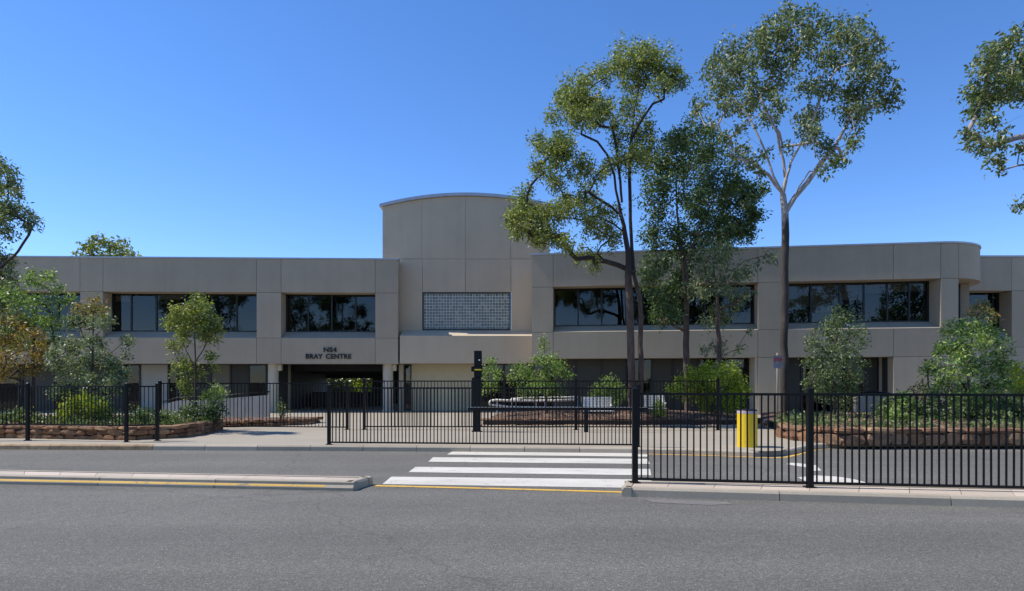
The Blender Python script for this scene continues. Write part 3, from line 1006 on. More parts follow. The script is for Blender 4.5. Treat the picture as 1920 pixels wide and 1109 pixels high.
rw2 = empty("ramp_wall", P(1660, 791, 22), "pale concrete ramp wall with black handrail behind the right young tree", "ramp wall", kind="thing")
rw2.location.z = PZ
pts = [P(px, py, 22.0) for px, py in [(1605, 745), (1640, 742), (1668, 745), (1695, 752), (1725, 757)]]
vs = [(p.x, p.y + dy, z) for dy in (0, 0.2) for p in pts for z in (PZ, p.z)]
mesh_obj("wall", vs, fs, M['kerb'], rw2)
tube("handrail", [(p.x, p.y + 0.1, p.z + 0.13) for p in pts], 0.03, M['black_metal'], rw2)
for p in pts[1::2]:
    tube("bracket", [(p.x, p.y + 0.1, p.z - 0.05), (p.x, p.y + 0.1, p.z + 0.13)], 0.015, M['black_metal'], rw2, 6)
hr = empty("handrail", P(1000, 790, 24.5) , "curved pale steel handrail of a ramp, behind the boom gate", "handrail")
hr.location.z = PZ
top = [(918, 759), (917, 756), (920, 752), (930, 750.5), (955, 751.5), (1000, 752), (1040, 751.5), (1082, 750)]
pts = [P(px, py, 24.5) for px, py in top]
low = [P(px, py, 24.5) for px, py in [(918, 759), (930, 760), (955, 763), (1000, 764), (1040, 764.5), (1082, 764)]]
back = [P(px, py, 26.0) for px, py in [(958, 749), (985, 746.5), (1020, 746), (1060, 745.5), (1085, 745)]]
tube("top_rail", pts, 0.045, M['white_seat'], hr)
tube("lower_rail", low, 0.035, M['white_seat'], hr)
tube("back_rail", back, 0.04, M['white_seat'], hr)
for px in (932, 968, 1005, 1042, 1080):
    p = P(px, 751.5, 24.5)
    tube("post", [(p.x, p.y, PZ), (p.x, p.y, p.z)], 0.022, M['steel'], hr, 8)
for px in (960, 1022, 1084):
    p = P(px, 746, 26.0)
    tube("post", [(p.x, p.y, PZ), (p.x, p.y, p.z)], 0.022, M['steel'], hr, 8)

# ------------------------------------------------------------------ benches
def bench(cpx, w, Y, zb, label):
    c = P(cpx, 760, Y)
    t = empty("garden_bench", (c.x, c.y, zb), label, "bench", "white benches in the garden")
    for k in range(5):
        z = 0.50 + k * 0.085
        o = box("back_slat", c.x - w / 2, c.x + w / 2, c.y + 0.20 + k * 0.05, c.y + 0.222 + k * 0.05, zb + z, zb + z + 0.078, M['white_seat'], t)
    for k in range(4):
        box("seat_slat", c.x - w / 2, c.x + w / 2, c.y - 0.22 + k * 0.11, c.y - 0.12 + k * 0.11, zb + 0.42, zb + 0.45, M['white_seat'], t)
    for s in (-1, 1):
        x = c.x + s * (w / 2 - 0.06)
        box("leg", x - 0.025, x + 0.025, c.y - 0.2, c.y - 0.15, zb, zb + 0.42, M['white_seat'], t)
        box("leg", x - 0.025, x + 0.025, c.y + 0.27, c.y + 0.32, zb, zb + 0.92, M['white_seat'], t)
        box("armrest", x - 0.03, x + 0.03, c.y - 0.22, c.y + 0.3, zb + 0.62, zb + 0.65, M['white_seat'], t)
bench(1121, 1.08, 22.3, 0.16, "white slatted bench in the garden between the handrail and the twin-trunked tree")
bench(1226, 0.95, 23.4, 0.20, "white slatted bench in the garden behind the twin-trunked tree")

# ------------------------------------------------------------------ stone planters
def stone_variants(n=8):
    out = []
    r = random.Random(3)
    for i in range(n):
        bm = bmesh.new()
        bmesh.ops.create_cube(bm, size=1)
        bmesh.ops.subdivide_edges(bm, edges=bm.edges, cuts=1, use_grid_fill=True)
        for v in bm.verts:
            ax = sum(abs(c) > 0.4 for c in v.co)
            k = {1: 1.06, 2: 0.97, 3: 0.84}[ax] if ax else 1
            v.co = Vector((v.co.x * k + r.uniform(-.05, .05), v.co.y * k + r.uniform(-.07, .07), v.co.z * k + r.uniform(-.06, .06)))
        me = bpy.data.meshes.new("stone")
        bm.to_mesh(me)
        bm.free()
        me.materials.append(M['stone'])
        out.append(me)
    return out
STONES = stone_variants()

def stone_wall(parent, path, zb, courses, wr, depth, seed, lean=0.0):
    r = random.Random(seed)
    pts = [Vector((p[0], p[1], 0)) for p in path]
    Ls = [0]
    for a, b in zip(pts, pts[1:]): Ls.append(Ls[-1] + (b - a).length)
    def at(s):
        s = max(0, min(s, Ls[-1] - 1e-6))
        for i in range(len(pts) - 1):
            if s <= Ls[i + 1]:
                return pts[i].lerp(pts[i + 1], (s - Ls[i]) / (Ls[i + 1] - Ls[i])), (pts[i + 1] - pts[i]).normalized()
    z = zb
    for ci, h in enumerate(courses):
        s = r.uniform(-0.2, 0)
        while s < Ls[-1]:
            w = r.uniform(*wr)
            p, d = at(s + w / 2)
            n = Vector((-d.y, d.x, 0))
            hh = h * r.uniform(0.86, 1.1)
            dp = depth * r.uniform(0.85, 1.15)
            c = p + n * (depth / 2 + ci * lean + r.uniform(-0.045, 0.03)) + Vector((0, 0, z + hh / 2 - 0.01))
            link("stone", r.choice(STONES), None, parent, c, (r.uniform(-.06, .06), r.uniform(-.05, .05), math.atan2(d.y, d.x) + r.uniform(-.07, .07)), (w * 0.95, dp, hh * 0.97))
            s += w * 0.985
        z += h * 0.97
    # earth core behind the stones
    H = z - zb
    vs, fs = [], []
    for i, p in enumerate(pts):
        d = (pts[min(i + 1, len(pts) - 1)] - pts[max(i - 1, 0)]).normalized()
        n = Vector((-d.y, d.x, 0))
        for w, zz in ((0.10, 0), (0.10, H * 0.82), (0.34, H * 0.82), (0.34, 0)):
            q = p + n * w
            vs.append((q.x, q.y, zb + zz))
    for i in range(len(pts) - 1):
        for j in range(4):
            fs.append((i * 4 + j, i * 4 + 4 + j, i * 4 + 4 + (j + 1) % 4, i * 4 + (j + 1) % 4))
    mesh_obj("mortar_core", vs, fs, M['mortar'], parent)

def mound(name, poly, z, rise, mat, parent, seed=1):
    """planter soil: gently uneven sheet with a skirt, clipped to the planter outline"""
    cx = sum(p[0] for p in poly) / len(poly)
    cy = sum(p[1] for p in poly) / len(poly)
    r = random.Random(seed)
    rings = [1.0, 0.93, 0.75, 0.5, 0.25]
    dense = [tuple(v[:2]) for v in resample(list(poly) + [poly[0]], 0.5)][:-1]
    n = len(dense)
    vs, fs = [], []
    for ri, k in enumerate(rings):
        for (x, y) in dense:
            vs.append((cx + (x - cx) * k, cy + (y - cy) * k, z + rise * (1 - k) ** 0.7 + r.uniform(-.03, .03) * (ri > 0)))
    vs.append((cx, cy, z + rise))
    for ri in range(len(rings) - 1):
        for i in range(n):
            j = (i + 1) % n
            fs.append((ri * n + i, ri * n + j, (ri + 1) * n + j, (ri + 1) * n + i))
    o = (len(rings) - 1) * n
    for i in range(n):
        fs.append((o + i, o + (i + 1) % n, len(vs) - 1))
    return mesh_obj(name, vs, fs, mat, parent, smooth=True)

g2 = lambda px, py, z=PZ: tuple(G(px, py, z)[:2])
# left planter
lp = [(-17.5, 16.95), (-13.2, 16.9), g2(240, 826), g2(330, 822), g2(371, 817.5), (-8.75, 18.4), (-9.0, 19.9)]
plL = empty("stone_planter", (-11, 17.5, PZ), "low red-brown stone planter beside the driveway, holding young trees", "planter")
stone_wall(plL, lp, PZ - 0.02, (0.15, 0.13, 0.10), (0.22, 0.5), 0.26, 11)
mound("soil", [(p[0], p[1] + 0.2) for p in lp[:4]] + [(p[0] - 0.2, p[1] + 0.1) for p in lp[4:]] + [(-17.5, 20.0)], 0.42, 0.06, M['soil'], plL)
lp2 = [g2(300, 803), g2(440, 801.5), g2(510, 799.5), g2(578, 796.5), (-7.0, 23.4)]
plB = empty("stone_planter", (-8.5, 21.5, PZ), "short low stone bed behind the picket fence, running to the round column", "planter")
stone_wall(plB, lp2, PZ - 0.02, (0.14, 0.11), (0.25, 0.5), 0.24, 17)
mound("soil", [(p[0] - 0.1, p[1] + 0.2) for p in lp2] + [(-11.4, 23.6)], 0.30, 0.04, M['soil'], plB, 5)
# right planter
rp = [g2(1474, 815), g2(1468, 822), g2(1490, 827), g2(1540, 832.5), g2(1600, 835.3), g2(1700, 835.2), g2(1920, 835), (24, 16.15)]
plR = empty("stone_planter", (11, 17, PZ), "long red-brown boulder planter with green ground cover behind the right fence", "planter")
rp = [(p[0], p[1] + 0.22) for p in rp]
stone_wall(plR, rp, PZ - 0.02, (0.29, 0.13), (0.34, 0.72), 0.34, 23)
mound("soil", [(p[0], p[1] + 0.22) for p in rp] + [(24, 24.5), (9.5, 24.5), (8.0, 20.5)], 0.44, 0.25, M['soil'], plR, 2)
# middle bed with low stone edging
mp = [g2(903, 803), g2(985, 804), g2(1080, 803), g2(1200, 803.5), g2(1345, 803), g2(1440, 802)]
plM = empty("stone_planter", (3, 21, PZ), "low mulched garden bed with thin stone courses behind the boom gate", "planter")
mp = [(p[0], p[1] + 0.5) for p in mp]
stone_wall(plM, mp, PZ - 0.02, (0.11, 0.10, 0.09), (0.3, 0.7), 0.22, 31, 0.16)
mound("soil", [(p[0], p[1] + 0.3) for p in mp] + [(9.4, 26.5), (-0.6, 27.0)], 0.28, 0.35, M['soil'], plM, 3)
kerb_run(resample([(p[0], p[1] - 0.2) for p in mp], 1.4), plM, lambda a, b: M['kerb'], z0=PZ - 0.02, z1=PZ + 0.07, width=0.12)

# ------------------------------------------------------------------ fences
def fence(name, label, path, height, posts, pitch, zb=PZ, bottom=0.09, post_w=0.065, pick=0.020, rail=0.035, group="black steel picket fences"):
    """path: plan points; posts: plan points of the posts; one mesh shared by all pickets"""
    pts = [Vector((p[0], p[1], 0)) for p in path]
    root = empty(name, (pts[0].x, pts[0].y, zb), label, "fence", group)
    me = bpy.data.meshes.new("picket")
    v, f = boxv(-pick / 2, pick / 2, -pick / 2, pick / 2, 0, height - bottom - 0.01)
    me.from_pydata(v, [], f)
    me.materials.append(M['black_metal'])
    pm = bpy.data.meshes.new("post")
    w = post_w / 2
    v, f = boxv(-w, w, -w, w, 0, height + 0.06)
    pm.from_pydata(v, [], f)
    pm.materials.append(M['black_metal'])
    bp = bpy.data.meshes.new("base_plate")
    v, f = boxv(-w * 1.9, w * 1.9, -w * 1.6, w * 1.6, 0, 0.014)
    bp.from_pydata(v, [], f)
    bp.materials.append(M['black_metal'])
    cp = bpy.data.meshes.new("post_cap")
    cp.from_pydata([(-w * 1.1, -w * 1.1, 0), (w * 1.1, -w * 1.1, 0), (w * 1.1, w * 1.1, 0), (-w * 1.1, w * 1.1, 0), (0, 0, w * 0.7)], [], [(0, 1, 4), (1, 2, 4), (2, 3, 4), (3, 0, 4), (3, 2, 1, 0)])
    cp.materials.append(M['black_metal'])
    for a, b in zip(pts, pts[1:]):
        d = (b - a).normalized()
        n = Vector((-d.y, d.x, 0))
        rz = math.atan2(d.y, d.x)
        for z in (bottom, height - rail):
            q = [a - n * .5 * rail, b - n * .5 * rail, b + n * .5 * rail, a + n * .5 * rail]
            vs = [(p.x, p.y, zb + z) for p in q] + [(p.x, p.y, zb + z + rail) for p in q]
            mesh_obj("rail", vs, [(0, 3, 2, 1), (4, 5, 6, 7), (0, 1, 5, 4), (1, 2, 6, 5), (2, 3, 7, 6), (3, 0, 4, 7)], M['black_metal'], root)
        L_ = (b - a).length
        k = max(1, round(L_ / pitch))
        rj = random.Random(int(L_ * 100))
        for i in range(1, k):
            p = a.lerp(b, i / k)
            link("picket", me, None, root, (p.x, p.y, zb + bottom + 0.005), (rj.uniform(-.004, .004), rj.uniform(-.004, .004), rz))
    for p in posts:
        p = Vector((p[0], p[1], zb))
        o = link("post", pm, None, root, p)
        link("base_plate", bp, None, o, p)
        link("post_cap", cp, None, o, p + Vector((0, 0, height + 0.06)))
    return root

IZ = 0.121
nA, nB, nC = G(1190.5, 906, IZ), G(1518.5, 914.5, IZ), G(2060, 926, IZ)
fence("picket_fence", "black steel picket fence on the kerbed island right of the zebra crossing", [nA, nB, nC], 1.325, [nA, nB, nC], 0.093, IZ, bottom=0.045, post_w=0.078, pick=0.020, rail=0.036)
bA, bB = g2(617, 834.2), g2(1196, 839)
fence("picket_fence", "long black picket fence along the far kerb behind the zebra crossing", [bA, bB], 1.36, [bA, bB], 0.084, PZ, bottom=0.04, post_w=0.075, pick=0.020)
aps = [g2(-140, 828), g2(52, 826), g2(237, 829.5), g2(295, 827)]
fence("picket_fence", "black picket fence in front of the left stone planter", aps, 1.39, aps, 0.10, PZ, bottom=0.39, post_w=0.07, pick=0.018)
c0 = [g2(300, 804.5), g2(480, 804.5), g2(651, 806)]
fence("picket_fence", "black picket fence behind the left stone planter, ending at the driveway gap", c0, 1.46, [c0[0], c0[2]], 0.115, PZ, bottom=0.06, post_w=0.08, pick=0.018)
c1 = [g2(683, 806), g2(1080, 806.5), g2(1346, 807)]
fence("picket_fence", "black picket fence before the mulched garden bed, behind the boom gate", c1, 1.53, c1, 0.105, PZ, bottom=0.08, post_w=0.08, pick=0.018)

# ------------------------------------------------------------------ boom gate, bollard, sign
p = G(896.5, 808, PZ)
bg = empty("boom_gate", p, "tall black access pillar with a horizontal boom arm before the garden bed", "boom gate")
x, y = p.x - 0.02, p.y - 0.35
bg.location = (x, y, PZ)
bevel(box("pillar_base", x - 0.10, x + 0.10, y - 0.09, y + 0.09, PZ, PZ + 0.7, M['black_metal'], bg), 0.01)
bevel(box("pillar_body", x - 0.145, x + 0.125, y - 0.13, y + 0.13, PZ + 0.7, PZ + 1.62, M['black_metal'], bg), 0.015)
h = bevel(box("pillar_head", x - 0.08, x + 0.15, y - 0.10, y + 0.10, PZ + 1.62, PZ + 2.42, M['black_metal'], bg), 0.012)
box("reader_hood", x - 0.16, x + 0.17, y - 0.16, y + 0.10, PZ + 1.80, PZ + 1.95, M['black_metal'], h)
box("yellow_reflector", x - 0.06, x + 0.15, y - 0.175, y - 0.155, PZ + 1.83, PZ + 1.87, M['amber'], h)
lathe("lens", [(0.025, -0.02), (0.025, 0.02)], M['steel'], (x + 0.08, y - 0.10, PZ + 2.14), h, 12)
box("base_plate", x - 0.15, x + 0.15, y - 0.14, y + 0.14, PZ, PZ + 0.02, M['black_metal'], bg)
z = 0.80
xe = P(1215, 768, y - 0.18).x
box("boom_arm", x - 0.25, xe, y - 0.22, y - 0.15, z - 0.04, z + 0.05, M['black_metal'], bg)
box("arm_strip", x - 0.25, xe, y - 0.222, y - 0.148, z + 0.051, z + 0.06, M['steel'], bg)
px_ = P(1099, 768, y - 0.18).x
sp = box("arm_rest_post", px_ - 0.06, px_ + 0.06, y - 0.23, y - 0.13, PZ, z - 0.045, M['black_metal'], bg)

p = G(1401, 838, PZ)
bo = empty("bollard", p, "stout yellow bollard with a faded pink band round its top", "bollard")
lathe("body", [(0.222, 0.0), (0.222, 0.765)], M['yellow'], p, bo, 40)
lathe("band", [(0.224, 0.767), (0.224, 0.83)], M['pinkband'], p, bo, 40)
lathe("cap", [(0.226, 0.832), (0.215, 0.85), (0.12, 0.868), (0.01, 0.872)], M['black_metal'], p, bo, 40)

def flat_text(name, body, width, height, c, mat, parent):
    cu = bpy.data.curves.new(name, 'FONT')
    cu.body = body
    cu.align_x = 'CENTER'
    cu.offset = 0.045
    to = bpy.data.objects.new(name, cu)
    COL.objects.link(to)
    bpy.context.view_layer.update()
    me = bpy.data.meshes.new_from_object(to.evaluated_get(bpy.context.evaluated_depsgraph_get()))
    bpy.data.objects.remove(to)
    xs = [v.co.x for v in me.vertices]; ys = [v.co.y for v in me.vertices]
    for v in me.vertices:
        v.co = Vector((v.co.x * width / (max(xs) - min(xs)), 0, (v.co.y - min(ys)) * height / (max(ys) - min(ys))))
    me.materials.clear()
    return link(name, me, mat, parent, c)
sp_ = P(1457.5, 790, 18.3)
sg = empty("parking_sign", (sp_.x, sp_.y, PZ), "small pole sign with red lettering above a grey plate beside the tall gum", "sign")
tube("pole", [(sp_.x, sp_.y, PZ), (sp_.x, sp_.y, CAMZ + (717 - 662) / FPX * 18.3)], 0.026, M['galv'], sg, 10)
zt = lambda py: CAMZ + (717 - py) / FPX * 18.3
box("sign_plate", sp_.x - 0.135, sp_.x + 0.135, sp_.y - 0.045, sp_.y - 0.032, zt(680), zt(667), M['signwhite'], sg)
box("grey_plate", sp_.x - 0.135, sp_.x + 0.135, sp_.y - 0.046, sp_.y - 0.034, zt(691), zt(680.3), simple("grey_sign_plate", (0.17, 0.18, 0.20), 0.5), sg)
flat_text("sign_lettering", "STOP", 0.23, 0.10, (sp_.x, sp_.y - 0.05, zt(678.5)), M['red'], sg)

# ------------------------------------------------------------------ vegetation
def build_mesh_np(name, verts, quads):
    me = bpy.data.meshes.new(name)
    nv, nq = len(verts), len(quads)
    me.vertices.add(nv)
    me.vertices.foreach_set("co", np.ascontiguousarray(verts, dtype=np.float32).ravel())
    me.loops.add(nq * 4)
    me.loops.foreach_set("vertex_index", np.ascontiguousarray(quads, dtype=np.int32).ravel())
    me.polygons.add(nq)
    me.polygons.foreach_set("loop_start", np.arange(0, nq * 4, 4, dtype=np.int32))
    me.update(calc_edges=True)
    return me

def leaves(rng, pts, L, Wd, droop, spread=1.0):
    """one folded rhombic leaf at every point"""
    n = len(pts)
    a = rng.normal(size=(n, 3)) * [1, 1, 0.8 * spread]
    a[:, 2] -= droop
    a /= np.linalg.norm(a, axis=1, keepdims=True)
    r = rng.normal(size=(n, 3))
    r[:, 2] *= 0.7
    s = np.cross(a, r)
    s /= np.linalg.norm(s, axis=1, keepdims=True) + 1e-9
    nn = np.cross(a, s)
    l = L * rng.uniform(0.65, 1.25, (n, 1))
    w = Wd * rng.uniform(0.7, 1.25, (n, 1))
    V = np.empty((n, 4, 3))
    V[:, 0] = pts
    V[:, 1] = pts + a * l * 0.45 + s * w * 0.5 + nn * w * 0.12
    V[:, 2] = pts + a * l - nn * l * 0.08
    V[:, 3] = pts + a * l * 0.45 - s * w * 0.5 + nn * w * 0.12
    return V.reshape(-1, 3)

def clump_points(rng, c, rad, n, k):
    """points gathered round k twig ends inside an ellipsoid"""
    d = rng.normal(size=(k, 3))
    d /= np.linalg.norm(d, axis=1, keepdims=True)
    t = d * (rng.uniform(0.15, 1.0, (k, 1)) ** 0.45) * rad
    idx = rng.integers(0, k, n)
    j = rng.normal(size=(n, 3)) * (np.mean(rad) * 0.12 + 0.04) * [1, 1, 1.25]
    return np.array(c) + t[idx] + j, np.array(c) + t

class Skel:
    def __init__(s):
        s.p, s.par, s.floor = [], [], {}
    def add(s, p, par):
        s.p.append(Vector(p)); s.par.append(par)
        return len(s.p) - 1
    def nearest(s, p, bias=0.6):
        A = np.array([list(q) for q in s.p])
        d = A - np.array(list(p))
        dist = np.linalg.norm(d, axis=1)
        up = np.maximum(0, d[:, 2])
        return int(np.argmin(dist + bias * up + 0.15 * dist * (d[:, 2] > -0.2)))
    def chain(s, pts, start=None, seg=0.35, wob=0.03, rng=None):
        pts = [Vector(p) for p in pts]
        if start is None and s.p:
            start = s.nearest(pts[0])
        if start is None:
            start = s.add(pts[0], -1)
        prev = s.p[start]
        cur = start
        for q in ([pts[0]] if (pts[0] - prev).length > 0.05 else []) + pts[1:]:
            L_ = (q - prev).length
            k = max(1, int(L_ / seg))
            for i in range(1, k + 1):
                t = prev.lerp(q, i / k)
                if rng is not None and i < k:
                    t += Vector(rng.normal(size=3) * wob)
                cur = s.add(t, cur)
            prev = q
        return cur
    def mesh(s, base_r, tip=0.008, sides=7):
        n = len(s.p)
        ch = [[] for _ in range(n)]
        for i, q in enumerate(s.par):
            if q >= 0: ch[q].append(i)
        cnt = [0] * n
        for i in range(n - 1, -1, -1):
            cnt[i] = max(1, sum(cnt[c] for c in ch[i])) if ch[i] else 1
        N = max(2, max(c for c, q in zip(cnt, s.par) if q < 0))
        ex = math.log(base_r / tip) / math.log(N)
        hmax = max(1, n)
        rad = [max(tip * c ** ex, s.floor.get(i, 0)) for i, c in enumerate(cnt)]
        vs, fs = [], []
        stack = [(i, -1) for i, q in enumerate(s.par) if q < 0]
        while stack:
            i, frm = stack.pop()
            pts, rr_ = [], []
            if frm >= 0:
                pts.append(s.p[frm]); rr_.append(min(rad[frm], rad[i] * 1.15))
            while True:
                pts.append(s.p[i]); rr_.append(rad[i])
                if not ch[i]: break
                m = max(ch[i], key=lambda c: cnt[c])
                for c in ch[i]:
                    if c != m: stack.append((c, i))
                i = m
            if len(pts) < 2: continue
            # soften the radius steps along the limb
            for _ in range(2):
                rr_ = [rr_[0]] + [(rr_[q - 1] + 2 * rr_[q] + rr_[q + 1]) / 4 for q in range(1, len(rr_) - 1)] + [rr_[-1]]
            sd = sides if rr_[0] > 0.05 else (5 if rr_[0] > 0.02 else 3)
            v, f = tube_data(pts, rr_, sd, cap=False)
            o = len(vs)
            vs += v
            fs += [tuple(q + o for q in x) for x in f]
        return vs, fs

def tree(name, label, cat, Y, base, trunk, limbs, clumps, lm, bm_, rbase, L=0.14, Wd=0.055, droop=0.5, dens=1.0, depth=1.6, seed=1, group=None, part="crown", accents=(), zb=PZ, trunks=1, twig=True, flat=1.0, grow=1.0, tip=0.004, fill=0):
    """trunk, limbs and clumps are given as photo pixels and stand at depth Y; depth is the half-depth of the crown"""
    rng = np.random.default_rng(seed)
    b = P(base, 790, Y)
    root = empty(name, (b.x, Y, zb), label, cat, group)
    sk = Skel()
    for ti, tr in enumerate(trunk if isinstance(trunk[0], list) else [trunk]):
        p0 = P(tr[0][0], 0, Y)
        pts = [Vector((p0.x, Y + ti * 0.25, zb - 0.05))]
        for px, py in tr[1:]:
            q = P(px, py, Y); q.y = Y + ti * 0.25
            pts.append(q)
        s0 = sk.add(pts[0], -1)
        sk.chain(pts, s0, 0.4, 0.015, rng)
        m = len(sk.p) - s0
        for i in range(m):
            sk.floor[s0 + i] = rbase * (0.92 if ti else 1.0) * (1 - 0.85 * (i / m) ** 0.8)
    for lb in limbs:
        dz = rng.uniform(-0.45, 0.3) * depth
        n = len(lb)
        pts = []
        for i, (px, py) in enumerate(lb):
            yy = Y + dz * (i / max(1, n - 1))
            pts.append(P(px, py, yy))
        sk.chain(pts, None, 0.35, 0.025, rng)
    clumps = list(clumps)
    main = list(clumps)
    for _ in range(fill):                       # small sprays between neighbouring clumps
        a = main[rng.integers(len(main))]
        near = sorted(main, key=lambda c: (c[0] - a[0]) ** 2 + (c[1] - a[1]) ** 2)[1:5]
        b = near[rng.integers(len(near))]
        t = rng.uniform(0.3, 0.7)
        clumps.append((a[0] + (b[0] - a[0]) * t + rng.normal() * 7, a[1] + (b[1] - a[1]) * t + rng.normal() * 7, rng.uniform(9, 17)))
    cxs = [c[0] for c in clumps]; cm = sum(cxs) / len(cxs); cw = max(1, (max(cxs) - min(cxs)) / 2 + 10)
    allp, acc = [], []
    cl3 = []
    for c in clumps:
        px, py, r = c[:3]
        k = math.sqrt(max(0.08, 1 - ((px - cm) / cw) ** 2))
        yy = Y + rng.uniform(-1, 1) * depth * k
        q = P(px, py, yy)
        cl3.append((q, r * grow * Y / FPX, c[3] if len(c) > 3 else None))
    t0 = sk.p[0]
    for q, r, m in sorted(cl3, key=lambda c: (c[0] - t0).length):
        i = sk.nearest(q)
        a = sk.p[i]
        mid = a.lerp(q, 0.5) + Vector((0, 0, 0.12 * (q - a).length)) + Vector(rng.normal(size=3) * 0.08 * (q - a).length)
        e = sk.chain([a, mid, q], i, 0.3, 0.02, rng)
        A = 3.14 * r * r
        n = int(A * 2.6 * dens / (L * Wd * 0.5))
        kk = max(5, int(8 + r * 24))
        pts, tw = clump_points(rng, q, np.array([r, min(r, depth) * 1.0 + 0.05, r * 0.85 * flat]), n, kk)
        (acc if m else allp).append(pts)
        if twig:
            for t in tw[:max(4, kk // 3)]:
                sk.chain([sk.p[e], t], e, 0.5, 0.02, rng)
    vs, fs = sk.mesh(rbase, tip)
    o = mesh_obj("trunk", vs, fs, bm_, root, smooth=True)
    for pts, mt, nm in ((allp, lm, part), (acc, accents[0] if accents else None, "new_growth")):
        if not pts: continue
        V = leaves(rng, np.concatenate(pts), L, Wd, droop)
        c = V.mean(axis=0)
        me = build_mesh_np(nm, V - c, np.arange(len(V)).reshape(-1, 4))
        ob = link(nm, me, mt, root, Vector(c))
        ob["kind"] = "stuff"
    return root

M['leaf_olive'] = leaf_mat('leaf_olive', (0.215, 0.240, 0.055), (0.125, 0.175, 0.048), (0.31, 0.31, 0.09), 0.36)
M['leaf_dark'] = leaf_mat("leaf_dark_green", (0.048, 0.092, 0.035), (0.087, 0.136, 0.041), (0.143, 0.191, 0.055))
M['leaf_gum'] = leaf_mat('leaf_gum', (0.105, 0.150, 0.058), (0.145, 0.180, 0.058), (0.23, 0.24, 0.09), 0.26)
M['leaf_grey'] = leaf_mat("leaf_grey_green", (0.179, 0.214, 0.120), (0.145, 0.197, 0.085), (0.342, 0.342, 0.171), 0.25)
M['leaf_fresh'] = leaf_mat('leaf_fresh_green', (0.200, 0.290, 0.062), (0.125, 0.215, 0.055), (0.32, 0.37, 0.10))
M['leaf_sage'] = leaf_mat('leaf_sage', (0.115, 0.155, 0.060), (0.080, 0.125, 0.048), (0.21, 0.23, 0.10), 0.28)
M['leaf_lime'] = leaf_mat('leaf_lime', (0.29, 0.35, 0.025), (0.17, 0.25, 0.025), (0.40, 0.42, 0.03))
M['leaf_gold'] = leaf_mat('leaf_gold', (0.26, 0.175, 0.035), (0.13, 0.125, 0.036), (0.36, 0.20, 0.03))
M['leaf_rust'] = leaf_mat('leaf_rust', (0.24, 0.19, 0.06), (0.17, 0.19, 0.06), (0.34, 0.17, 0.05))
M['leaf_hedge'] = leaf_mat('leaf_ground_cover', (0.085, 0.150, 0.045), (0.135, 0.185, 0.055), (0.22, 0.22, 0.09))
M['bark'] = bark_mat("bark_brown", (0.13, 0.085, 0.062))
M['bark_dark'] = bark_mat("bark_dark", (0.065, 0.047, 0.038))
M['bark_gum'] = bark_mat("bark_gum", (0.055, 0.042, 0.034), (0.44, 0.385, 0.33), 5.8, 7.6)
M['bark_twin'] = bark_mat('bark_twin', (0.12, 0.078, 0.056), (0.042, 0.031, 0.026), 4.0, 6.5)
M['bark_pale'] = bark_mat("bark_pale", (0.34, 0.29, 0.24))

# twin-trunked tree in the middle bed
tree("gum_tree", "tall twin-trunked tree with airy olive crown in front of the right wing", "tree", 22.5, 1195,
     [[(1187, 790), (1184, 700), (1180, 560), (1177, 470), (1170, 430), (1160, 380)],
      [(1205, 790), (1204, 700), (1205, 600), (1202, 556), (1190, 510), (1186, 440), (1184, 380), (1183, 310), (1186, 258), (1192, 200), (1203, 152)]],
     [[(1172, 437), (1150, 420), (1120, 405), (1090, 412), (1069, 409), (1040, 408), (1009, 405)],
      [(1170, 425), (1160, 380), (1152, 330), (1138, 290), (1120, 266), (1090, 252), (1065, 243)],
      [(1166, 380), (1163, 340), (1156, 282), (1148, 240), (1142, 215)],
      [(1186, 258), (1205, 222), (1224, 195), (1245, 186), (1262, 172)],
      [(1160, 400), (1125, 375), (1089, 346), (1073, 334), (1040, 338)],
      [(1190, 512), (1160, 498), (1134, 490), (1120, 476), (1112, 462)],
      [(1203, 556), (1215, 535), (1230, 517), (1238, 495)]],
     [(1185, 112, 38), (1215, 105, 30), (1240, 125, 34), (1268, 148, 24), (1158, 122, 18), (1112, 138, 18), (1085, 160, 20), (1075, 185, 36), (1110, 200, 34), (1052, 212, 26), (1095, 225, 26),
      (1140, 222, 18), (1190, 160, 32), (1240, 160, 22), (1020, 272, 24), (1048, 290, 28), (1075, 308, 26), (1060, 268, 20), (1200, 235, 30), (1160, 262, 22), (1185, 300, 30), (1212, 280, 26),
      (1100, 370, 24), (1078, 395, 24), (980, 372, 20), (962, 405, 18), (968, 432, 16), (1000, 402, 20), (1035, 405, 24), (1060, 380, 18), (1110, 425, 24), (1140, 452, 18), (1060, 455, 18), (1092, 478, 18), (1115, 495, 14),
      (1000, 440, 12), (1150, 400, 18), (1128, 328, 16), (1040, 342, 16), (1010, 318, 14), (1170, 200, 16), (1140, 310, 14), (1018, 455, 9), (1030, 432, 9)],
     M['leaf_olive'], M['bark_twin'], 0.135, L=0.125, Wd=0.052, dens=0.8, grow=1.14, tip=0.004, fill=90, depth=1.7, seed=2, group="tall gum trees before the building")

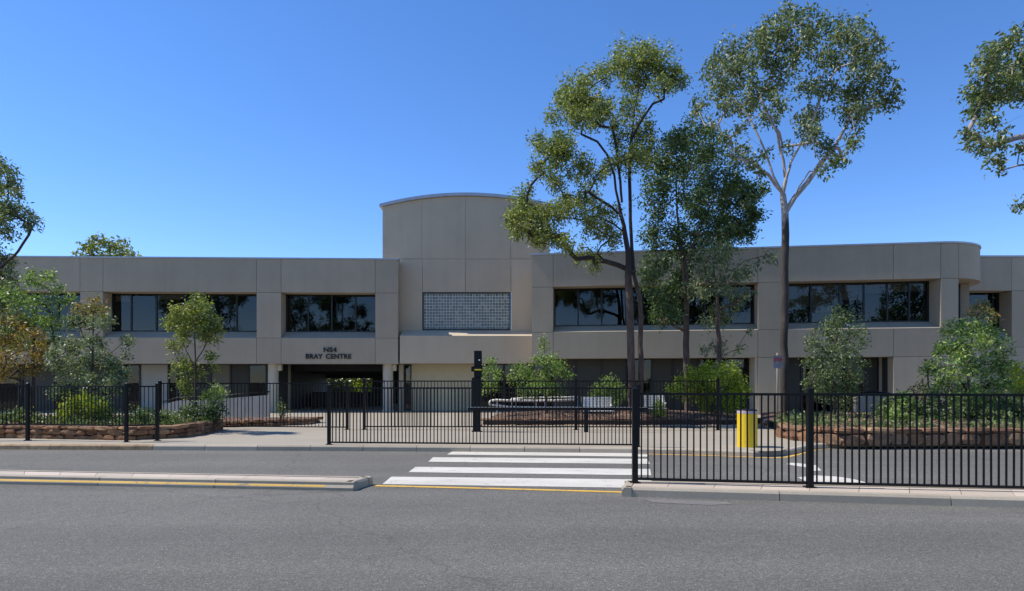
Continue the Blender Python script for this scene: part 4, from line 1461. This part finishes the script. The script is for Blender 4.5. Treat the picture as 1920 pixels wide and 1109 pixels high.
# dense dark tree
tree("gum_tree", "dense dark green tree standing right of the twin-trunked tree", "tree", 25.0, 1287,
     [(1288, 790), (1287, 690), (1286, 600), (1287, 540), (1280, 480), (1272, 420), (1268, 360), (1272, 300)],
     [[(1280, 480), (1262, 440), (1245, 400)], [(1283, 500), (1310, 440), (1330, 390)], [(1268, 370), (1290, 320), (1310, 280)]],
     [(1300, 255, 30), (1270, 262, 24), (1258, 290, 36), (1335, 285, 34), (1228, 320, 32), (1300, 320, 42), (1358, 335, 34), (1245, 370, 40), (1318, 380, 44), (1378, 385, 36), (1412, 358, 22), (1432, 352, 12),
      (1400, 425, 28), (1375, 440, 26), (1238, 440, 34), (1300, 440, 40), (1345, 445, 30), (1228, 500, 28), (1285, 490, 34), (1245, 560, 28), (1265, 535, 26), (1236, 596, 18), (1262, 590, 16), (1420, 400, 18), (1210, 540, 10), (1390, 350, 22), (1340, 250, 14)],
     M['leaf_dark'], M['bark'], 0.125, L=0.145, Wd=0.062, dens=1.15, grow=1.1, fill=20, depth=2.0, seed=3, group="tall gum trees before the building")
tree("gum_tree", "slender drooping tree with knotted trunk behind the lime bush", "tree", 24.0, 1347,
     [(1352, 790), (1349, 680), (1346, 620), (1345, 560), (1338, 500), (1335, 460)],
     [[(1342, 540), (1365, 520), (1395, 490), (1440, 478)]],
     [(1330, 480, 34), (1362, 475, 28), (1330, 530, 34), (1368, 530, 28), (1395, 508, 20), (1300, 540, 20), (1352, 590, 26), (1325, 605, 14), (1382, 560, 20), (1402, 550, 12), (1445, 482, 13), (1425, 490, 8), (1345, 650, 18), (1385, 655, 9), (1405, 620, 7), (1318, 655, 10)],
     M['leaf_grey'], M['bark'], 0.10, L=0.15, Wd=0.055, dens=0.8, depth=1.2, seed=4, droop=0.9, group="tall gum trees before the building")

# tall pale-limbed gum
tree("gum_tree", "tallest gum tree with a bare straight trunk and pale spreading limbs", "tree", 19.6, 1470,
     [(1471, 790), (1470, 700), (1472, 600), (1471, 500), (1473, 440), (1472, 400), (1468, 365)],
     [[(1467, 362), (1450, 330), (1435, 284), (1409, 261), (1375, 242), (1337, 208)],
      [(1470, 352), (1474, 335), (1488, 288), (1488, 235), (1475, 190), (1462, 150)],
      [(1480, 310), (1496, 280), (1526, 223), (1534, 195), (1555, 150)],
      [(1472, 330), (1469, 300), (1458, 250), (1445, 225), (1431, 195), (1410, 150)],
      [(1474, 396), (1490, 370), (1515, 341), (1538, 307), (1564, 276), (1597, 244)],
      [(1564, 276), (1585, 240), (1605, 190), (1630, 150)],
      [(1435, 284), (1405, 220), (1370, 180)]],
     [(1473, 36, 28), (1500, 46, 34), (1440, 56, 28), (1405, 85, 34), (1371, 104, 34), (1344, 138, 28), (1386, 138, 34), (1430, 108, 36), (1462, 86, 34), (1515, 80, 34), (1560, 55, 32), (1594, 55, 30),
      (1583, 94, 34), (1620, 80, 26), (1640, 102, 18), (1610, 122, 30), (1640, 148, 28), (1664, 172, 22), (1674, 192, 16), (1606, 166, 28), (1583, 195, 30), (1610, 222, 22), (1545, 172, 26), (1515, 166, 26),
      (1458, 148, 26), (1405, 195, 24), (1378, 192, 24), (1350, 170, 20), (1314, 192, 18), (1308, 212, 12), (1443, 225, 20), (1367, 258, 16), (1386, 280, 18), (1372, 296, 10), (1431, 288, 14), (1520, 255, 22), (1545, 280, 20), (1579, 294, 14), (1546, 318, 12),
      (1503, 225, 20), (1477, 274, 14), (1530, 212, 20), (1424, 322, 12), (1486, 120, 24), (1548, 120, 26), (1630, 200, 14), (1395, 235, 14), (1460, 190, 16), (1420, 165, 20)],
     M['leaf_gum'], M['bark_gum'], 0.115, L=0.14, Wd=0.06, dens=0.85, grow=1.0, tip=0.005, fill=34, depth=2.0, seed=5, droop=0.8, group="tall gum trees before the building")

# big gum at the right edge
tree("gum_tree", "full green gum crown leaning in beyond the rounded end of the building", "tree", 19.5, 2030,
     [(2030, 790), (2025, 600), (2010, 420), (1985, 300), (1960, 235)],
     [[(1960, 238), (1930, 212), (1905, 222), (1888, 232)], [(1985, 300), (2030, 220), (2050, 150)]],
     [(1906, 72, 22), (1877, 85, 24), (1859, 105, 26), (1845, 134, 24), (1881, 128, 34), (1820, 175, 18), (1845, 178, 28), (1872, 172, 32), (1904, 164, 32), (1834, 208, 22), (1848, 233, 20), (1812, 250, 14),
      (1828, 268, 16), (1845, 276, 16), (1867, 272, 16), (1867, 303, 18), (1878, 320, 8), (1881, 250, 12), (1918, 278, 16), (1914, 384, 12), (1960, 90, 44), (1960, 165, 44), (2010, 130, 46), (1985, 225, 36), (2045, 200, 44), (1955, 300, 26), (2050, 110, 40), (1930, 110, 30)],
     M['leaf_gum'], M['bark_pale'], 0.17, L=0.165, Wd=0.068, dens=1.2, depth=1.9, seed=6, droop=0.6, group="tall gum trees before the building")

# tree at the left edge
tree("gum_tree", "dark gum tree hanging in at the end of the left wing", "tree", 23.0, -70,
     [(-70, 790), (-68, 640), (-60, 500), (-45, 400), (-25, 330)],
     [[(-55, 470), (-20, 425), (20, 412)], [(-65, 560), (-30, 520), (5, 500)]],
     [(-12, 305, 26), (8, 330, 22), (18, 358, 22), (22, 385, 18), (48, 402, 18), (60, 426, 13), (66, 412, 9), (12, 438, 20), (-20, 400, 36), (-52, 345, 40), (-35, 460, 34), (14, 488, 18), (8, 520, 26), (16, 560, 26), (-30, 540, 40), (10, 600, 30), (-40, 620, 40), (-90, 420, 44), (-90, 520, 44), (-20, 345, 26), (5, 400, 20)],
     M['leaf_gum'], M['bark_dark'], 0.17, L=0.15, Wd=0.055, dens=1.1, depth=1.9, seed=7, droop=0.9, group="tall gum trees before the building")

# distant tree over the roof
tree("gum_tree", "distant tree top showing above the roof of the left wing", "tree", 58.0, 205,
     [(205, 790), (205, 600), (205, 480)], [],
     [(165, 462, 16), (185, 452, 17), (205, 462, 20), (225, 470, 18), (245, 476, 14), (232, 455, 11), (160, 480, 18), (200, 485, 24), (240, 488, 18), (180, 480, 20), (205, 520, 40)],
     M['leaf_olive'], M['bark'], 0.3, L=0.36, Wd=0.17, dens=0.8, depth=2.5, seed=8)

# young trees
tree("young_tree", "young grey-green tree with rusty tip in the left stone planter", "tree", 18.6, 172,
     [(172, 800), (173, 720), (174, 650), (175, 600), (176, 570)],
     [[(173, 660), (160, 640), (150, 615)], [(173, 680), (205, 665), (235, 640)]],
     [(175, 572, 20, 1), (198, 588, 14, 1), (152, 582, 14, 1), (130, 604, 14), (165, 602, 18), (192, 604, 16), (105, 662, 16), (130, 650, 22), (110, 690, 18), (150, 682, 24), (188, 676, 24), (215, 690, 18), (236, 640, 11),
      (245, 640, 7), (228, 700, 15), (130, 725, 22), (178, 722, 26), (103, 738, 12), (210, 725, 18), (150, 750, 16), (240, 668, 8), (160, 640, 14), (190, 640, 12)],
     M['leaf_grey'], M['bark_dark'], 0.05, L=0.10, Wd=0.045, dens=1.3, depth=0.9, seed=11, droop=0.2, group="young trees in the planters", accents=(M['leaf_rust'],), zb=0.42)
tree("young_tree", "slim young tree with bare lower stem at the planter corner by the driveway", "tree", 18.9, 366,
     [(366, 800), (366, 730), (366, 660), (366, 600), (365, 560)],
     [[(366, 690), (350, 660), (342, 640)], [(366, 680), (382, 655), (392, 635)]],
     [(365, 568, 18), (347, 588, 17), (385, 588, 17), (330, 604, 14), (401, 604, 14), (365, 604, 20), (319, 612, 10), (411, 618, 9), (342, 632, 13), (393, 636, 14), (326, 650, 11), (345, 682, 14), (396, 668, 9),
      (333, 690, 11), (372, 700, 11), (342, 718, 11), (352, 738, 10), (401, 690, 7), (382, 620, 14), (345, 608, 14)],
     M['leaf_olive'], M['bark_dark'], 0.035, L=0.10, Wd=0.045, dens=1.5, depth=0.65, grow=1.12, seed=12, droop=0.3, group="young trees in the planters", zb=0.42)
tree("young_tree", "young grey-green tree in the right planter beside the tall gum trunk", "tree", 18.3, 1565,
     [(1562, 800), (1563, 720), (1566, 650), (1572, 600)],
     [[(1564, 690), (1590, 660), (1605, 635)], [(1564, 680), (1540, 650), (1532, 630)]],
     [(1575, 590, 15), (1592, 600, 17), (1560, 604, 16), (1540, 620, 14), (1600, 625, 18), (1620, 640, 10), (1570, 632, 20), (1524, 648, 14), (1550, 660, 21), (1590, 660, 23), (1616, 680, 13), (1520, 678, 14), (1545, 692, 23),
      (1580, 698, 26), (1526, 716, 17), (1560, 726, 24), (1596, 722, 20), (1516, 640, 8), (1612, 705, 12), (1540, 742, 16), (1580, 748, 20)],
     M['leaf_sage'], M['bark_dark'], 0.045, L=0.10, Wd=0.042, dens=0.95, depth=0.8, seed=13, droop=0.5, group="young trees in the planters", zb=0.44)
tree("young_tree", "bushy bright green young tree with orange tip before the rounded corner", "tree", 18.0, 1815,
     [(1815, 800), (1816, 720), (1820, 650), (1832, 590)],
     [[(1817, 700), (1785, 660), (1775, 640)], [(1817, 690), (1855, 655), (1870, 640)]],
     [(1840, 574, 15, 1), (1826, 588, 12, 1), (1856, 590, 12, 1), (1810, 612, 19), (1785, 620, 18), (1843, 616, 19), (1870, 636, 18), (1882, 658, 14), (1820, 646, 24), (1774, 650, 18), (1754, 690, 18), (1740, 690, 11), (1790, 686, 25),
      (1840, 684, 29), (1876, 688, 19), (1768, 722, 20), (1810, 728, 26), (1852, 730, 26), (1742, 728, 12), (1885, 715, 16), (1800, 655, 14)],
     M['leaf_fresh'], M['bark_dark'], 0.05, L=0.13, Wd=0.045, dens=1.15, depth=1.0, seed=14, droop=0.5, group="young trees in the planters", accents=(M['leaf_rust'],), zb=0.44)
tree("young_tree", "loose green young tree rising behind the golden shrub", "tree", 20.5, 60,
     [(62, 800), (62, 700), (64, 620), (70, 560)],
     [[(63, 640), (90, 590), (100, 550)], [(63, 630), (35, 590), (25, 570)]],
     [(88, 522, 15), (108, 540, 12), (62, 528, 18), (30, 565, 22), (72, 566, 20), (112, 566, 14), (60, 606, 24), (95, 606, 18), (18, 552, 18), (28, 612, 20), (100, 640, 14), (130, 556, 8), (45, 640, 20), (10, 640, 24)],
     M['leaf_fresh'], M['bark_dark'], 0.06, L=0.12, Wd=0.05, dens=1.0, depth=1.0, seed=15, group="young trees in the planters", zb=0.42)
tree("golden_shrub", "golden orange leafed shrub in the left stone planter", "shrub", 19.2, 40,
     [(38, 800), (40, 740), (42, 690)], [],
     [(10, 605, 16), (42, 602, 18), (68, 630, 16), (25, 640, 22), (55, 660, 24), (82, 660, 14), (10, 670, 20), (35, 695, 20), (70, 690, 16), (-10, 640, 22), (84, 640, 9), (0, 700, 16), (55, 625, 14), (-25, 680, 20)],
     M['leaf_gold'], M['bark_dark'], 0.045, L=0.11, Wd=0.045, dens=0.75, depth=0.8, seed=16, zb=0.42)
tree("conifer_shrub", "pointed dense green shrub behind the curved handrail", "shrub", 23.2, 1025,
     [(1025, 800), (1024, 740), (1022, 680), (1020, 645)], [],
     [(1019, 638, 7), (1021, 652, 10), (1028, 672, 17), (1008, 678, 13), (1048, 688, 16), (972, 690, 13), (985, 700, 15), (1000, 708, 18), (1035, 706, 21), (1064, 702, 12), (960, 710, 11), (1010, 728, 18), (1045, 730, 18), (980, 730, 15)],
     M['leaf_fresh'], M['bark_dark'], 0.05, L=0.10, Wd=0.045, dens=0.9, depth=0.8, seed=17, zb=0.3)
tree("garden_shrub", "small leafy shrub right beside the black access pillar", "shrub", 23.0, 922,
     [(922, 800), (921, 740), (920, 700)], [],
     [(920, 680, 10), (917, 698, 14), (934, 704, 12), (925, 722, 14), (910, 730, 10)],
     M['leaf_fresh'], M['bark_dark'], 0.03, L=0.10, Wd=0.045, dens=0.8, depth=0.5, seed=18, zb=0.3)
def bush(name, label, Y, base, clumps, mat, seed, zb, dens=1.2, L=0.09, Wd=0.045, depth=0.7, droop=-0.4, group=None):
    tree(name, label, "bush", Y, base, [(base, 800), (base, 780)], [], clumps, mat, M['bark_dark'], 0.03, L=L, Wd=Wd, dens=dens, depth=depth, seed=seed, zb=zb, droop=droop, group=group, part="foliage")
bush("lime_bush", "wide lime green bush under the slender drooping tree", 22.6, 1335,
     [(1300, 705, 18), (1330, 695, 18), (1365, 695, 18), (1350, 710, 22), (1320, 718, 24), (1280, 722, 18), (1385, 715, 16), (1265, 735, 14), (1300, 740, 20), (1340, 740, 24), (1380, 738, 20), (1400, 735, 12), (1330, 760, 22), (1375, 760, 20)], M['leaf_lime'], 21, 0.5)
bush("lime_bush", "rounded lime green bush behind the left picket fence", 18.0, 155,
     [(155, 755, 16), (130, 763, 15), (180, 760, 16), (120, 780, 14), (150, 778, 20), (185, 780, 18), (198, 772, 10), (165, 765, 16)], M['leaf_lime'], 22, 0.42, 1.5)
bush("fan_bush", "pale fan-leafed bush beside the slim young tree", 19.6, 400,
     [(400, 738, 13), (385, 745, 10), (415, 745, 11), (400, 755, 14)], M['leaf_fresh'], 23, 0.42, 0.8, 0.16, 0.03, 0.4, -0.9)
bush("dark_bush", "low dark bush at the foot of the slim young tree", 19.0, 385,
     [(360, 768, 14), (385, 768, 16), (410, 770, 13), (345, 776, 10), (372, 782, 12), (400, 783, 12)], M['leaf_dark'], 24, 0.42, 1.2)
bush("garden_shrub", "rounded grass-green shrub behind the white bench", 23.5, 1140,
     [(1140, 722, 14), (1122, 732, 13), (1158, 730, 13), (1140, 742, 18), (1115, 748, 12), (1168, 745, 12), (1150, 760, 18), (1125, 765, 14)], M['leaf_fresh'], 25, 0.35, 0.8, 0.15, 0.03, 0.6, -0.8)
bush("small_bush", "small lime bush at the foot of the mulch slope", 21.8, 1236,
     [(1236, 762, 9), (1228, 772, 8), (1244, 773, 9), (1237, 780, 9)], M['leaf_lime'], 26, 0.32, 1.2)
bush("yellow_bush", "yellow-green bush at the foot of the set-back block", 20.5, 1915,
     [(1905, 700, 16), (1925, 695, 18), (1945, 700, 18), (1915, 715, 18), (1940, 720, 18), (1900, 725, 14), (1925, 740, 20)], M['leaf_lime'], 27, 0.5, 1.1)
bush("red_tipped_shrub", "sparse red-tipped shrub left of the bright green young tree", 18.4, 1722,
     [(1722, 722, 8), (1712, 732, 8), (1735, 730, 9), (1722, 742, 12), (1705, 748, 9)], M['leaf_rust'], 28, 0.44, 0.5)
rb = random.Random(77)
for i, (px, py, r, Y) in enumerate([(1665, 768, 16, 17.4), (1700, 760, 18, 17.8), (1745, 765, 20, 17.5), (1790, 768, 20, 17.3), (1835, 765, 20, 17.6), (1880, 768, 20, 17.4), (1925, 768, 20, 17.5), (1690, 782, 16, 17.0), (1770, 786, 16, 16.9), (1860, 786, 16, 16.95)]):
    bush("hedge_plant", "leafy low hedge plant among the ground cover of the boulder planter", Y, px,
         [(px + rb.uniform(-18, 18), py + rb.uniform(-16, 12), r * rb.uniform(0.6, 0.95)) for _ in range(7)], M[('leaf_hedge', 'leaf_fresh', 'leaf_dark')[i % 3]], 40 + i, 0.46, 1.0, 0.10, 0.05, 0.5, -0.2, "hedge plants in the boulder planter")
for i, (px, py, r) in enumerate([(12, 782, 10), (40, 778, 11), (70, 786, 9), (235, 786, 10), (265, 778, 12), (300, 782, 11), (325, 786, 10)]):
    bush("planter_plant", "small leafy plant low in the left stone planter", 17.6, px,
         [(px + rb.uniform(-9, 9), py + rb.uniform(-6, 5), r * rb.uniform(0.6, 0.9)) for _ in range(4)], M['leaf_hedge'], 60 + i, 0.42, 1.0, 0.08, 0.04, 0.3, -0.4, "small plants in the left planter")
bush("planter_plant", "upright weed plant beside the round column", 22.2, 527, [(527, 758, 7), (525, 770, 8), (530, 778, 7)], M['leaf_hedge'], 70, PZ, 0.7, 0.09, 0.04, 0.2, -0.5)

# ground cover
def cover(name, label, poly, z, n, mat, L, Wd, seed, hgt=0.12):
    rng = np.random.default_rng(seed)
    poly = np.array(poly)
    lo, hi = poly.min(0), poly.max(0)
    pts = []
    while sum(len(p) for p in pts) < n:
        q = rng.uniform(lo, hi, (n * 2, 2))
        ins = np.zeros(len(q), bool)
        j = len(poly) - 1
        for i in range(len(poly)):
            a, b = poly[i], poly[j]
            c = ((a[1] > q[:, 1]) != (b[1] > q[:, 1])) & (q[:, 0] < (b[0] - a[0]) * (q[:, 1] - a[1]) / (b[1] - a[1] + 1e-12) + a[0])
            ins ^= c
            j = i
        keep = (np.sin(q[:, 0] * 2.3 + seed) * np.sin(q[:, 1] * 2.9) + rng.normal(size=len(q)) * 0.5) > -0.35
        pts.append(q[ins & keep])
    q = np.concatenate(pts)[:n]
    p3 = np.column_stack([q, z + np.abs(rng.normal(size=n)) * hgt])
    V = leaves(rng, p3, L, Wd, -0.6)
    c = V.mean(0)
    o = link(name, build_mesh_np(name, V - c, np.arange(len(V)).reshape(-1, 4)), mat, None, Vector(c))
    tag(o, label, "ground cover", kind='stuff')
cover("ground_cover", "green ground cover filling the boulder planter on the right", [(p[0], p[1] + 0.3) for p in rp] + [(23, 20), (9, 20)], 0.46, 15000, M['leaf_hedge'], 0.09, 0.05, 5, 0.1)
cover("ground_cover", "mixed green ground cover in the left stone planter", [(p[0] - 0.05, p[1] + 0.3) for p in lp[:5]] + [(-8.8, 20), (-17, 20)], 0.44, 7000, M['leaf_hedge'], 0.08, 0.04, 6, 0.08)

# trees behind the building, seen through the undercroft
for i, (px, Y, w, mt) in enumerate([(560, 52, 16, 'leaf_lime'), (592, 54, 16, 'leaf_fresh'), (625, 53, 18, 'leaf_gum'), (655, 55, 15, 'leaf_olive'), (685, 53, 18, 'leaf_lime'), (715, 55, 16, 'leaf_fresh'), (745, 54, 16, 'leaf_olive')]):
    bush("garden_shrub", "sunlit shrub behind the building, seen through the undercroft", Y, px,
         [(px + dx, 700 + dy, w) for dx, dy in ((-10, 0), (10, 4), (0, 22), (-12, 28), (12, 30), (0, -10), (6, 45), (-8, 46))], M[mt], 80 + i, PZ, 1.3, 0.3, 0.14, 1.2, -0.2, "shrubs beyond the undercroft")

# trees across the road behind the viewer: they show as reflections in the upper windows
def reflected(x, y, h, w, seed):
    rng = np.random.default_rng(seed)
    t = empty("street_tree", (x, y, 0), "tree on the near side of the road, mirrored in the upper windows", "tree", "trees across the road from the building")
    sk = Skel()
    s0 = sk.add((x, y, -0.02), -1)
    sk.chain([(x, y, 0), (x + rng.normal() * .3, y, h * .35), (x + rng.normal() * .4, y, h * .6), (x, y, h * .85)], s0, 0.6, 0.03, rng)
    P_ = []
    for i in range(16):
        a = rng.uniform(0, 6.28)
        zz = rng.uniform(0.3, 1.0)
        rr_ = w * math.sin(min(1, (1.08 - zz) * 1.6) * 1.57) * rng.uniform(0.3, 1)
        q = Vector((x + rr_ * math.cos(a), y + rr_ * math.sin(a), h * zz))
        i0 = sk.nearest(q)
        sk.chain([sk.p[i0], q], i0, 0.5, 0.05, rng)
        P_.append(clump_points(rng, q, np.array([1.0, 1.0, .8]) * w * 0.34, 500, 20)[0])
    vs, fs = sk.mesh(0.2, 0.015)
    mesh_obj("trunk", vs, fs, M['bark'], t, smooth=True)
    V = leaves(rng, np.concatenate(P_), 0.34, 0.15, 0.4)
    c = V.mean(0)
    o = link("crown", build_mesh_np("crown", V - c, np.arange(len(V)).reshape(-1, 4)), M['leaf_dark'], t, Vector(c))
    o["kind"] = "stuff"
for i, (x, y, h, w) in enumerate([(-34, -14, 15, 4.5), (-24, -17, 17, 4.5), (-17.5, -15, 14, 3.6), (-9.5, -14, 12.5, 2.6), (3, -16, 17, 4.2), (11, -13, 14, 4), (20, -16, 16, 4.5), (30, -15, 15, 4.5)]):
    reflected(x, y, h, w, 200 + i)
